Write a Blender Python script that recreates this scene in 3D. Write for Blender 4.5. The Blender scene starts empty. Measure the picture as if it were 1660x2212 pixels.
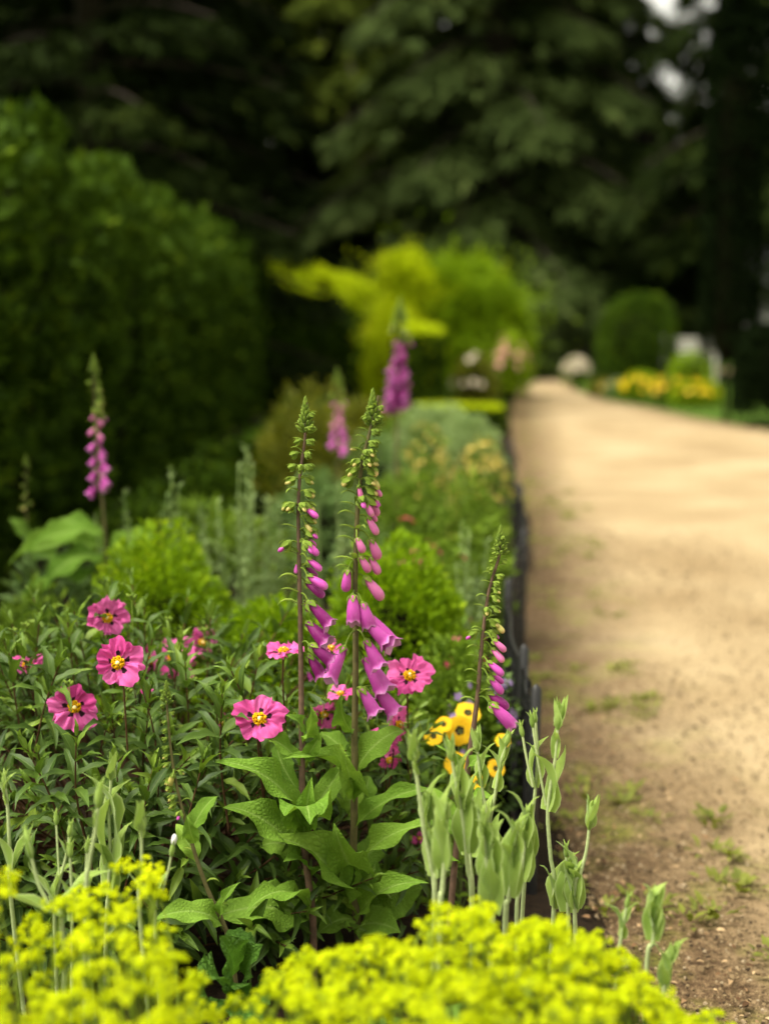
import bpy, math, random
import numpy as np
from mathutils import Vector, Matrix

# ---------------------------------------------------------------- camera, sky, sun, exposure
SC = bpy.context.scene
COL = SC.collection
FPX, HOR, CAMH = 3072.0, 700.0, 1.15          # focal length and horizon in photo units (1660 wide)
TH = math.atan((1106 - HOR) / FPX)

cd = bpy.data.cameras.new('camera')
cam = bpy.data.objects.new('camera', cd); COL.objects.link(cam)
cam.location = (0, 0, CAMH)
cam.rotation_euler = (math.pi / 2 - TH, 0, 0)
cd.sensor_fit = 'VERTICAL'; cd.sensor_height = 36.0; cd.sensor_width = 27.0; cd.lens = 50.0
cd.clip_start = 0.02; cd.clip_end = 1500
cd.dof.use_dof = True; cd.dof.focus_distance = 2.2; cd.dof.aperture_fstop = 2.0
SC.camera = cam

SUN_EL, SUN_AZ = math.radians(62), math.radians(-115)     # azimuth from +Y towards +X
w = bpy.data.worlds.new('World'); SC.world = w; w.use_nodes = True
nt = w.node_tree; nt.nodes.clear()
sky = nt.nodes.new('ShaderNodeTexSky'); sky.sky_type = 'NISHITA'; sky.sun_disc = False
sky.sun_elevation = SUN_EL; sky.sun_rotation = SUN_AZ
sky.air_density = 1.0; sky.dust_density = 5.0; sky.ozone_density = 1.0
hs = nt.nodes.new('ShaderNodeHueSaturation'); hs.inputs['Saturation'].default_value = 0.12
wm = nt.nodes.new('ShaderNodeMix'); wm.data_type = 'RGBA'; wm.blend_type = 'MULTIPLY'
wm.inputs[0].default_value = 1.0; wm.inputs[7].default_value = (1.0, 0.965, 0.82, 1)
bg = nt.nodes.new('ShaderNodeBackground'); bg.inputs['Strength'].default_value = 0.15
wo = nt.nodes.new('ShaderNodeOutputWorld')
nt.links.new(sky.outputs[0], hs.inputs['Color']); nt.links.new(hs.outputs[0], wm.inputs[6])
nt.links.new(wm.outputs[2], bg.inputs[0]); nt.links.new(bg.outputs[0], wo.inputs[0])
sl = bpy.data.lights.new('sun', 'SUN'); sl.energy = 1.5; sl.angle = math.radians(35); sl.color = (1.0, 0.95, 0.86)
so = bpy.data.objects.new('sun', sl); COL.objects.link(so)
sd = Vector((math.sin(SUN_AZ) * math.cos(SUN_EL), math.cos(SUN_AZ) * math.cos(SUN_EL), math.sin(SUN_EL)))
so.rotation_euler = sd.to_track_quat('Z', 'Y').to_euler(); so.location = (0, 0, 30)
SC.view_settings.view_transform = 'Standard'; SC.view_settings.look = 'None'
SC.view_settings.gamma = 1.0; SC.view_settings.exposure = 1.45
SC.cycles.use_denoising = True
SC.cycles.max_bounces = 6; SC.cycles.diffuse_bounces = 3; SC.cycles.glossy_bounces = 2
SC.cycles.transmission_bounces = 4; SC.cycles.transparent_max_bounces = 4
SC.cycles.sample_clamp_indirect = 4.0

RND = random.Random(7)
NP = np.random.default_rng(11)

# ---------------------------------------------------------------- helpers
def P(x, y, Y):
    """a point of the place: direction read from the photograph, at real distance Y in metres"""
    a = (x - 830) / FPX; b = (1106 - y) / FPX
    dy = math.cos(TH) + b * math.sin(TH); dz = -math.sin(TH) + b * math.cos(TH)
    t = Y / dy
    return np.array((a * t, Y, CAMH + dz * t))

def unit(v):
    v = np.asarray(v, float); n = np.linalg.norm(v, axis=-1, keepdims=True)
    return v / np.maximum(n, 1e-9)

def frames(d, n):
    """rotation matrices whose Y is d and whose Z is close to n"""
    y = unit(d); x = unit(np.cross(y, n)); z = np.cross(x, y)
    return np.stack((x, y, z), axis=-1)

class M:
    """a growing mesh: vertices, quads, uv per vertex, material slot per quad"""
    def __init__(s): s.v = []; s.f = []; s.uv = []; s.mi = []; s.n = 0
    def add(s, V, F, UV=None, mi=0):
        V = np.asarray(V, float).reshape(-1, 3); F = np.asarray(F, int).reshape(-1, 4)
        s.v.append(V); s.f.append(F + s.n); s.mi.append(np.full(len(F), mi))
        s.uv.append(np.zeros((len(V), 2)) if UV is None else np.asarray(UV, float)); s.n += len(V)
        return s
    def scatter(s, T, R, p, mi=0):
        V, F, UV = T; m = len(p)
        if m == 0: return s
        W = np.einsum('mij,nj->mni', R, V) + np.asarray(p)[:, None, :]
        FF = F[None] + (np.arange(m) * len(V))[:, None, None]
        return s.add(W.reshape(-1, 3), FF.reshape(-1, 4), np.tile(UV, (m, 1)), mi)
    def mesh(s, name, mats, smooth=True):
        V = np.concatenate(s.v); F = np.concatenate(s.f); UV = np.concatenate(s.uv); MI = np.concatenate(s.mi)
        me = bpy.data.meshes.new(name)
        me.vertices.add(len(V)); me.vertices.foreach_set('co', V.astype(np.float32).ravel())
        me.loops.add(F.size); me.loops.foreach_set('vertex_index', F.astype(np.int32).ravel())
        me.polygons.add(len(F)); me.polygons.foreach_set('loop_start', np.arange(len(F), dtype=np.int32) * 4)
        me.polygons.foreach_set('material_index', MI.astype(np.int32))
        me.polygons.foreach_set('use_smooth', np.full(len(F), smooth))
        ul = me.uv_layers.new(name='UVMap'); ul.data.foreach_set('uv', UV[F.ravel()].astype(np.float32).ravel())
        me.update(calc_edges=True)
        for m in (mats if isinstance(mats, (list, tuple)) else [mats]): me.materials.append(m)
        return me

def link(name, me, parent=None, loc=(0, 0, 0), R=None):
    o = bpy.data.objects.new(name, me); COL.objects.link(o)
    if R is None: o.location = loc
    else:
        m = Matrix([list(map(float, R[i])) + [float(loc[i])] for i in range(3)] + [[0, 0, 0, 1]])
        o.matrix_basis = m
    if parent is not None: o.parent = parent
    return o

def tag(o, label, cat, group=None, kind=None):
    if label: o['label'] = label
    if cat: o['category'] = cat
    if group: o['group'] = group
    if kind: o['kind'] = kind
    return o

def thing(name, label, cat, loc, group=None):
    o = bpy.data.objects.new(name, None); COL.objects.link(o)
    o.location = [float(c) for c in loc]; o.empty_display_size = 0.05
    return tag(o, label, cat, group)

def structure(name, me):
    o = link(name, me); o['kind'] = 'structure'; return o

def grid(nu, nv):
    """quads of a (nu+1) x (nv+1) grid, row-major with nv+1 per row"""
    i, j = np.meshgrid(np.arange(nu), np.arange(nv), indexing='ij'); a = (i * (nv + 1) + j).ravel()
    return np.stack((a, a + 1, a + nv + 2, a + nv + 1), -1)

PROF = {
    'lance': lambda t: np.sin(np.pi * t ** 0.75) ** 0.9 * (1 - 0.15 * t),
    'ovate': lambda t: np.sin(np.pi * t ** 0.62) ** 0.8,
    'petiole': lambda t: 0.20 * (1 - t) + np.where(t > 0.05, np.sin(np.pi * np.clip((t - 0.05) / 0.95, 0, 1) ** 0.85) ** 1.1, 0),
    'strap': lambda t: (1 - t ** 3) * (0.75 + 0.25 * np.sin(np.pi * t)),
    'round': lambda t: np.sqrt(np.clip(1 - (2 * t - 1) ** 2, 0, 1)),
    'clasp': lambda t: (0.55 + 0.45 * np.sin(np.pi * np.clip(t * 1.15, 0, 1))) * np.clip(1 - t ** 2.6, 0, 1) ** 0.8,
}
def leaf(nl=6, nw=2, w=0.28, prof='lance', up=0.2, droop=0.8, fold=0.3, wave=0.0, wf=3, twist=0.0, serr=0.0, curl=0.0, seed=0):
    """a unit-length leaf along +Y, upper side +Z"""
    r = np.random.default_rng(seed)
    t = np.linspace(0, 1, nl + 1); h = w / 2 * np.maximum(PROF[prof](t), 0.02)
    if serr: h = h * (1 + serr * (np.arange(nl + 1) % 2))
    th = up - droop * (t ** 1.4) - curl * np.clip((t - 0.7) / 0.3, 0, 1) ** 2
    y = np.concatenate(([0], np.cumsum(np.cos((th[1:] + th[:-1]) / 2)))) / nl
    z = np.concatenate(([0], np.cumsum(np.sin((th[1:] + th[:-1]) / 2)))) / nl
    s = np.linspace(-1, 1, nw + 1)
    S, T = np.meshgrid(s, t); Hh = h[:, None]
    X = S * Hh; ph = r.uniform(0, 6.28)
    lift = fold * np.abs(S) * Hh + wave * np.sin(wf * 6.28 * T + ph + (S > 0) * 1.9) * np.abs(S) ** 2 * Hh
    nrm_y, nrm_z = -np.sin(th)[:, None], np.cos(th)[:, None]
    Y = y[:, None] + lift * nrm_y; Z = z[:, None] + lift * nrm_z
    if twist:
        c, sn = np.cos(twist * T), np.sin(twist * T); X, Z = X * c - (Z - z[:, None]) * sn, z[:, None] + X * sn + (Z - z[:, None]) * c
    V = np.stack((X, Y, Z), -1).reshape(-1, 3)
    return V, grid(nl, nw), np.stack((S * .5 + .5, T), -1).reshape(-1, 2)

def tube(pts, rad, n=6, cap=True):
    pts = np.asarray(pts, float); k = len(pts); rad = np.broadcast_to(rad, (k,)).astype(float)
    tan = unit(np.gradient(pts, axis=0))
    ref = np.array((0.31, 0.9, 0.2)); ref = ref if abs(tan[0] @ ref) < 0.9 else np.array((1., 0, 0))
    a = unit(np.cross(tan, ref)); b = np.cross(tan, a)
    th = np.linspace(0, 2 * np.pi, n + 1)
    V = pts[:, None] + rad[:, None, None] * (np.cos(th)[None, :, None] * a[:, None] + np.sin(th)[None, :, None] * b[:, None])
    U, T = np.meshgrid(np.linspace(0, 1, n + 1), np.linspace(0, 1, k))
    return V.reshape(-1, 3), grid(k - 1, n), np.stack((U, T), -1).reshape(-1, 2)

def smooth_path(pts, n):
    """Catmull-Rom through the points"""
    p = np.asarray(pts, float)
    if len(p) < 3: return p[0] + (p[-1] - p[0]) * np.linspace(0, 1, n)[:, None]
    q = np.vstack((2 * p[0] - p[1], p, 2 * p[-1] - p[-2])); out = []
    for u in np.linspace(0, len(p) - 1 - 1e-6, n):
        i = int(u); t = u - i; a, b, c, d = q[i:i + 4]
        out.append(0.5 * (2 * b + (c - a) * t + (2 * a - 5 * b + 4 * c - d) * t * t + (3 * b - a - 3 * c + d) * t ** 3))
    return np.array(out)

def lathe(prof, n=12, lobes=0, lobe_amp=0.0):
    """profile of (radius, y); axis +Y"""
    pr = np.asarray(prof, float); k = len(pr); th = np.linspace(0, 2 * np.pi, n + 1)
    V = []
    for i, (r, y) in enumerate(pr): V.append(np.stack((r * np.cos(th), np.full(n + 1, y), r * np.sin(th)), -1))
    U, T = np.meshgrid(np.linspace(0, 1, n + 1), np.linspace(0, 1, k))
    return np.array(V).reshape(-1, 3), grid(k - 1, n), np.stack((U, T), -1).reshape(-1, 2)

def blob(ru, rv, rw, n=8, k=5):
    a = np.linspace(-np.pi / 2, np.pi / 2, k + 1)
    V, F, UV = lathe([(max(math.cos(t), 0.01), math.sin(t)) for t in a], n)
    return V * np.array((ru, rv, rw)), F, UV

def scaled(T, s): return T[0] * s, T[1], T[2]
def rand_dirs(m):
    v = NP.normal(size=(m, 3)); return unit(v)

# ---------------------------------------------------------------- materials
def nodes_of(name):
    m = bpy.data.materials.new(name); m.use_nodes = True
    nt = m.node_tree; nt.nodes.clear(); return m, nt
def N(nt, t, **kw):
    n = nt.nodes.new('ShaderNode' + t)
    for k, v in kw.items(): setattr(n, k, v)
    return n
def ramp(nt, fac, stops):
    r = N(nt, 'ValToRGB'); e = r.color_ramp.elements
    e[0].position, e[0].color = stops[0][0], (*stops[0][1], 1)
    e[1].position, e[1].color = stops[-1][0], (*stops[-1][1], 1)
    for p, c in stops[1:-1]:
        x = e.new(p); x.color = (*c, 1)
    nt.links.new(fac, r.inputs[0]); return r.outputs[0]
def mixc(nt, fac, a, b, blend='MIX'):
    m = N(nt, 'Mix', data_type='RGBA', blend_type=blend)
    for i, v in ((0, fac), (6, a), (7, b)):
        if hasattr(v, 'links') or hasattr(v, 'is_linked'): nt.links.new(v, m.inputs[i])
        elif i == 0: m.inputs[0].default_value = v
        else: m.inputs[i].default_value = (*v, 1)
    return m.outputs[2]
def mth(nt, op, a, b=None, clamp=False):
    m = N(nt, 'Math', operation=op); m.use_clamp = clamp
    for i, v in ((0, a), (1, b)):
        if v is None: continue
        if hasattr(v, 'is_linked'): nt.links.new(v, m.inputs[i])
        else: m.inputs[i].default_value = v
    return m.outputs[0]
def noise(nt, scale, detail=3, coord=None, rough=0.55):
    n = N(nt, 'TexNoise'); n.inputs['Scale'].default_value = scale; n.inputs['Detail'].default_value = detail
    n.inputs['Roughness'].default_value = rough
    if coord is not None: nt.links.new(coord, n.inputs['Vector'])
    return n.outputs[0]
def finish(m, nt, col, rough=0.6, trans=0.0, tcol=None, spec=0.3, height=None, bump=0.3, dist=0.002, sheen=0.0):
    p = N(nt, 'BsdfPrincipled'); p.inputs['Specular IOR Level'].default_value = spec
    p.inputs['Roughness'].default_value = rough
    if sheen: p.inputs['Sheen Weight'].default_value = sheen; p.inputs['Sheen Roughness'].default_value = 0.4
    if hasattr(col, 'is_linked'): nt.links.new(col, p.inputs['Base Color'])
    else: p.inputs['Base Color'].default_value = (*col, 1)
    if height is not None:
        b = N(nt, 'Bump'); b.inputs['Strength'].default_value = bump; b.inputs['Distance'].default_value = dist
        nt.links.new(height, b.inputs['Height']); nt.links.new(b.outputs[0], p.inputs['Normal'])
    out = N(nt, 'OutputMaterial'); sh = p.outputs[0]
    if trans > 0:
        t = N(nt, 'BsdfTranslucent'); mx = N(nt, 'MixShader'); mx.inputs[0].default_value = trans
        tc = tcol if tcol is not None else col
        if hasattr(tc, 'is_linked'): nt.links.new(tc, t.inputs[0])
        else: t.inputs[0].default_value = (*tc, 1)
        nt.links.new(sh, mx.inputs[1]); nt.links.new(t.outputs[0], mx.inputs[2]); sh = mx.outputs[0]
    nt.links.new(sh, out.inputs[0]); return m

def piece_random(nt):
    g = N(nt, 'NewGeometry'); oi = N(nt, 'ObjectInfo')
    return mth(nt, 'FRACT', mth(nt, 'ADD', g.outputs['Random Per Island'], oi.outputs['Random']))

def foliage(name, a, b, trans=0.25, rough=0.55, spec=0.3, clump=2.0, c=None, veins=0.0, vcol=None, rug=0.0, rugscale=220, edge=None, sheen=0.0):
    """leaf colours from a to b by leaf and by growth patch; veins along the UV midrib; rug = quilted relief"""
    m, nt = nodes_of(name); g = N(nt, 'NewGeometry')
    r = piece_random(nt); n = noise(nt, clump, 2, g.outputs['Position'])
    f = mth(nt, 'ADD', mth(nt, 'MULTIPLY', r, 0.6), mth(nt, 'MULTIPLY', mth(nt, 'SUBTRACT', n, 0.3), 1.0), clamp=True)
    stops = [(0.05, a), (0.75, b)] + ([(1.0, c)] if c else [])
    col = ramp(nt, f, stops)
    uv = N(nt, 'UVMap'); sp = N(nt, 'SeparateXYZ'); nt.links.new(uv.outputs[0], sp.inputs[0])
    ax = mth(nt, 'ABSOLUTE', mth(nt, 'SUBTRACT', sp.outputs[0], 0.5))
    height = None
    if veins:
        mid = mth(nt, 'SUBTRACT', 1.0, mth(nt, 'MULTIPLY', ax, 16.0), clamp=True)
        sv = mth(nt, 'ABSOLUTE', mth(nt, 'SINE', mth(nt, 'MULTIPLY', mth(nt, 'SUBTRACT', sp.outputs[1], mth(nt, 'MULTIPLY', ax, 0.45)), 24.0)))
        sv = mth(nt, 'SUBTRACT', 1.0, mth(nt, 'MULTIPLY', sv, 6.0), clamp=True)
        vv = mth(nt, 'MAXIMUM', mid, mth(nt, 'MULTIPLY', sv, 0.45))
        col = mixc(nt, mth(nt, 'MULTIPLY', vv, veins), col, vcol or tuple(min(1, x * 1.9) for x in b))
        height = mth(nt, 'MULTIPLY', vv, -0.8)
    if edge:
        ef = mth(nt, 'MULTIPLY', mth(nt, 'SUBTRACT', ax, 0.42), 9.0, clamp=True)
        col = mixc(nt, ef, col, edge)
    if rug:
        tc = N(nt, 'TexCoord'); v = N(nt, 'TexVoronoi', feature='DISTANCE_TO_EDGE')
        v.inputs['Scale'].default_value = rugscale; nt.links.new(tc.outputs['Object'], v.inputs['Vector'])
        q = mth(nt, 'MINIMUM', mth(nt, 'MULTIPLY', v.outputs['Distance'], 3.0), 1.0)
        col = mixc(nt, mth(nt, 'MULTIPLY', mth(nt, 'SUBTRACT', 1.0, q), 0.22), col, tuple(x * 0.55 for x in a))
        height = q if height is None else mth(nt, 'ADD', q, height)
    tcol = mixc(nt, 0.5, col, (b[0] * 1.3, b[1] * 1.3, b[2] * 0.6))
    return finish(m, nt, col, rough, trans, tcol, spec, height, rug or 0.25, 0.003 if rug else 0.0025, sheen)

def plain(name, col, rough=0.6, var=0.25, scale=60, trans=0.0, spec=0.3, bump=0.0, metal=0):
    m, nt = nodes_of(name); g = N(nt, 'NewGeometry'); n = noise(nt, scale, 3, g.outputs['Position'])
    c = ramp(nt, n, [(0.3, tuple(x * (1 - var) for x in col)), (0.7, tuple(min(1, x * (1 + var)) for x in col))])
    return finish(m, nt, c, rough, trans, None, spec, n if bump else None, bump, 0.004)

MAT = {}
MAT['yew'] = foliage('yew_leaf', (0.006, 0.016, 0.001), (0.046, 0.088, 0.004), 0.15, 0.75, 0.05, 5.0, (0.16, 0.23, 0.010))
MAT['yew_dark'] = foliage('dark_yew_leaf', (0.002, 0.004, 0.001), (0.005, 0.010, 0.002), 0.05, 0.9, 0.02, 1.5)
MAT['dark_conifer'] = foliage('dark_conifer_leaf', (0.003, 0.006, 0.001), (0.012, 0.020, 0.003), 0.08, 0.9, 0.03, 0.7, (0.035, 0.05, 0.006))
MAT['cedar'] = foliage('cedar_needle', (0.010, 0.018, 0.002), (0.062, 0.084, 0.009), 0.2, 0.85, 0.03, 0.8, (0.15, 0.17, 0.018))
MAT['blue_cedar'] = foliage('grey_cedar_needle', (0.010, 0.018, 0.004), (0.052, 0.076, 0.019), 0.2, 0.85, 0.03, 0.8, (0.125, 0.155, 0.045))
MAT['lime'] = foliage('lime_leaf', (0.085, 0.165, 0.003), (0.23, 0.35, 0.006), 0.36, 0.65, 0.1, 2.0, (0.38, 0.48, 0.01))
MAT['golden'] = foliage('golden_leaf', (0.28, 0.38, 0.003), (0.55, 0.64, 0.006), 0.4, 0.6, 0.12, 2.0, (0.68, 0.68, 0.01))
MAT['box'] = foliage('box_leaf', (0.07, 0.145, 0.003), (0.21, 0.335, 0.006), 0.38, 0.6, 0.12, 6.0, (0.40, 0.50, 0.012))
MAT['mid'] = foliage('bed_leaf', (0.055, 0.105, 0.008), (0.15, 0.24, 0.018), 0.32, 0.65, 0.12, 4.0, (0.26, 0.35, 0.04))
MAT['olive'] = foliage('olive_leaf', (0.05, 0.06, 0.004), (0.15, 0.16, 0.008), 0.3, 0.6, 0.15, 3.0, (0.27, 0.24, 0.012))
MAT['silver'] = foliage('silver_leaf', (0.13, 0.20, 0.065), (0.26, 0.35, 0.13), 0.28, 0.8, 0.1, 5.0, (0.40, 0.48, 0.22))
MAT['greygreen'] = foliage('grey_green_leaf', (0.06, 0.12, 0.03), (0.16, 0.25, 0.075), 0.28, 0.7, 0.12, 5.0)
MAT['cistus'] = foliage('rock_rose_leaf', (0.017, 0.042, 0.005), (0.072, 0.132, 0.014), 0.28, 0.5, 0.25, 9.0, (0.24, 0.34, 0.035), veins=0.4, vcol=(0.19, 0.27, 0.06))
MAT['cistus_new'] = foliage('rock_rose_new_leaf', (0.045, 0.095, 0.009), (0.135, 0.22, 0.022), 0.30, 0.5, 0.25, 9.0, (0.27, 0.37, 0.045), veins=0.4, vcol=(0.30, 0.40, 0.09))
MAT['fox_leaf'] = foliage('foxglove_leaf', (0.095, 0.200, 0.016), (0.190, 0.330, 0.036), 0.27, 0.7, 0.14, 5.0, (0.29, 0.43, 0.055), veins=0.5, vcol=(0.40, 0.54, 0.15), rug=0.45, rugscale=22)
MAT['campion'] = foliage('felted_leaf', (0.17, 0.265, 0.045), (0.30, 0.415, 0.095), 0.35, 0.85, 0.08, 8.0, veins=0.25, vcol=(0.42, 0.52, 0.20), edge=(0.50, 0.60, 0.26), sheen=0.2)
MAT['nettle'] = foliage('quilted_leaf', (0.04, 0.11, 0.010), (0.09, 0.20, 0.022), 0.28, 0.55, 0.2, 5.0, veins=0.5, rug=1.0, rugscale=15)
MAT['alch_leaf'] = foliage('lady_mantle_leaf', (0.06, 0.13, 0.015), (0.14, 0.24, 0.03), 0.3, 0.7, 0.12, 5.0, veins=0.3)
MAT['alch_flower'] = foliage('lady_mantle_flower', (0.33, 0.44, 0.002), (0.62, 0.67, 0.004), 0.42, 0.7, 0.1, 22.0, (0.80, 0.79, 0.008))
MAT['alch_stem'] = plain('lime_stem', (0.22, 0.30, 0.03), 0.6)
MAT['calyx'] = foliage('calyx_green', (0.10, 0.165, 0.020), (0.215, 0.30, 0.042), 0.28, 0.75, 0.1, 20.0, sheen=0.1)
MAT['stem_purple'] = plain('purple_brown_stem', (0.105, 0.062, 0.040), 0.65, 0.3, 90)
MAT['stem_green'] = plain('green_stem', (0.12, 0.17, 0.035), 0.6, 0.2, 60)
MAT['stem_olive'] = plain('olive_brown_stem', (0.10, 0.085, 0.03), 0.6, 0.3, 60)
MAT['stem_red'] = plain('red_brown_twig', (0.075, 0.038, 0.018), 0.7, 0.3, 80, spec=0.1)
MAT['stem_felt'] = plain('felted_stem', (0.32, 0.38, 0.17), 0.85, 0.15, 200)
MAT['bark'] = plain('bark', (0.035, 0.026, 0.018), 0.9, 0.5, 6, bump=0.6)
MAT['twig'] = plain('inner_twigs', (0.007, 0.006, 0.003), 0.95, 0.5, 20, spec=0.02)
MAT['silver_metal'] = plain('grey_metal', (0.22, 0.22, 0.22), 0.4, 0.1)
MAT['black'] = plain('black_plastic', (0.012, 0.012, 0.012), 0.45, 0.3, 40, spec=0.4)
MAT['stamen'] = plain('golden_stamen', (0.95, 0.52, 0.008), 0.6, 0.2, 700, trans=0.3, spec=0.1)
MAT['stigma'] = plain('pale_stigma', (0.85, 0.75, 0.35), 0.5, 0.1)
MAT['white_bud'] = plain('white_petal', (0.82, 0.80, 0.78), 0.6, 0.05, trans=0.2)
MAT['white_paint'] = plain('white_paint', (0.50, 0.48, 0.42), 0.6, 0.08, 8)
MAT['render_wall'] = plain('white_render', (0.80, 0.78, 0.72), 0.8, 0.05, 3)
MAT['slate'] = plain('slate', (0.05, 0.05, 0.055), 0.6, 0.3, 3)
MAT['glass'] = plain('dark_glass', (0.02, 0.025, 0.03), 0.1, 0.1)
MAT['yellow_petal'] = foliage('yellow_petal', (0.75, 0.42, 0.004), (0.85, 0.58, 0.008), 0.3, 0.5, 0.3, 10.0)
MAT['red_petal'] = foliage('red_petal', (0.30, 0.02, 0.05), (0.50, 0.05, 0.12), 0.3, 0.5, 0.3, 10.0)
MAT['tan_petal'] = foliage('tan_petal', (0.34, 0.27, 0.05), (0.52, 0.40, 0.10), 0.3, 0.6, 0.1, 10.0)
MAT['cream_petal'] = foliage('cream_petal', (0.36, 0.30, 0.21), (0.52, 0.45, 0.34), 0.3, 0.6, 0.1, 10.0)
MAT['purple_petal'] = foliage('purple_petal', (0.16, 0.10, 0.24), (0.30, 0.21, 0.38), 0.3, 0.6, 0.2, 10.0)
MAT['pinkish_petal'] = foliage('dull_pink_petal', (0.45, 0.20, 0.16), (0.6, 0.3, 0.24), 0.3, 0.6, 0.2, 10.0)

def petal_mat(name, a, b, blotch, b0, b1, sw=0.23):
    """rock rose / pansy petal: plain colour with a dark eye at the claw (u across, v from claw to rim)"""
    m, nt = nodes_of(name); uv = N(nt, 'UVMap'); sp = N(nt, 'SeparateXYZ'); nt.links.new(uv.outputs[0], sp.inputs[0])
    tc = N(nt, 'TexCoord'); n = noise(nt, 90, 4, tc.outputs['Object']); r = piece_random(nt)
    f = mth(nt, 'ADD', mth(nt, 'MULTIPLY', n, 0.7), mth(nt, 'MULTIPLY', r, 0.35), clamp=True)
    col = ramp(nt, f, [(0.25, a), (0.8, b)])
    # fine radial veining
    sv = mth(nt, 'SINE', mth(nt, 'ADD', mth(nt, 'MULTIPLY', sp.outputs[0], 60.0), mth(nt, 'MULTIPLY', n, 8.0)))
    col = mixc(nt, mth(nt, 'MULTIPLY', mth(nt, 'ADD', sv, 1.0), 0.07), col, tuple(x * 0.7 for x in a))
    ax = mth(nt, 'MULTIPLY', mth(nt, 'ABSOLUTE', mth(nt, 'SUBTRACT', sp.outputs[0], 0.5)), 1.0)
    wob = mth(nt, 'MULTIPLY', mth(nt, 'SUBTRACT', noise(nt, 500, 2, tc.outputs['Object']), 0.5), 0.08)
    v = mth(nt, 'ADD', sp.outputs[1], wob)
    inner = mth(nt, 'MULTIPLY', mth(nt, 'SUBTRACT', v, b0), 40.0, clamp=True)
    outer = mth(nt, 'MULTIPLY', mth(nt, 'SUBTRACT', b1, v), 40.0, clamp=True)
    side = mth(nt, 'MULTIPLY', mth(nt, 'SUBTRACT', sw, ax), 16.0, clamp=True)
    k = mth(nt, 'MULTIPLY', mth(nt, 'MULTIPLY', inner, outer), side)
    col = mixc(nt, k, col, blotch)
    return finish(m, nt, col, 0.55, 0.3, col, 0.3, n, 0.5, 0.003)
MAT['rose_petal'] = petal_mat('rock_rose_petal', (0.62, 0.028, 0.25), (0.90, 0.20, 0.55), (0.020, 0.001, 0.006), 0.05, 0.43)
MAT['pansy'] = petal_mat('pansy_petal', (0.80, 0.45, 0.003), (0.9, 0.62, 0.006), (0.03, 0.006, 0.004), -0.2, 0.30, 0.7)

def bell_mat(name, base, mid, rim, pale):
    m, nt = nodes_of(name); uv = N(nt, 'UVMap'); sp = N(nt, 'SeparateXYZ'); nt.links.new(uv.outputs[0], sp.inputs[0])
    tc = N(nt, 'TexCoord'); n = noise(nt, 120, 3, tc.outputs['Object']); r = piece_random(nt)
    v = mth(nt, 'ADD', sp.outputs[1], mth(nt, 'MULTIPLY', mth(nt, 'SUBTRACT', n, 0.5), 0.16))
    col = ramp(nt, v, [(0.0, base), (0.25, mid), (0.8, mid), (0.93, rim), (1.0, pale)])
    st = noise(nt, 1.0, 2, None); mp = N(nt, 'Mapping'); mp.inputs['Scale'].default_value = (14, 2.2, 1)
    nt.links.new(uv.outputs[0], mp.inputs[0]); st = noise(nt, 1.6, 3, mp.outputs[0])
    sf = mth(nt, 'MULTIPLY', mth(nt, 'SUBTRACT', st, 0.57), 3.2, clamp=True)
    col = mixc(nt, mth(nt, 'MULTIPLY', sf, 0.7), col, pale)
    col = mixc(nt, mth(nt, 'MULTIPLY', r, 0.25), col, base)
    return finish(m, nt, col, 0.42, 0.22, col, 0.4, n, 0.12, 0.002)
MAT['bell_deep'] = bell_mat('deep_magenta_bell', (0.12, 0.005, 0.085), (0.25, 0.013, 0.165), (0.38, 0.05, 0.30), (0.70, 0.36, 0.60))
MAT['bell_mid'] = bell_mat('pink_magenta_bell', (0.42, 0.035, 0.27), (0.56, 0.075, 0.42), (0.62, 0.16, 0.50), (0.76, 0.42, 0.68))
MAT['bell_pink'] = bell_mat('pink_bell', (0.56, 0.10, 0.32), (0.66, 0.17, 0.42), (0.72, 0.30, 0.40), (0.82, 0.55, 0.45))
MAT['bell_bud'] = bell_mat('yellow_pink_bud_tip', (0.30, 0.36, 0.06), (0.50, 0.42, 0.12), (0.66, 0.40, 0.20), (0.70, 0.60, 0.22))

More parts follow.
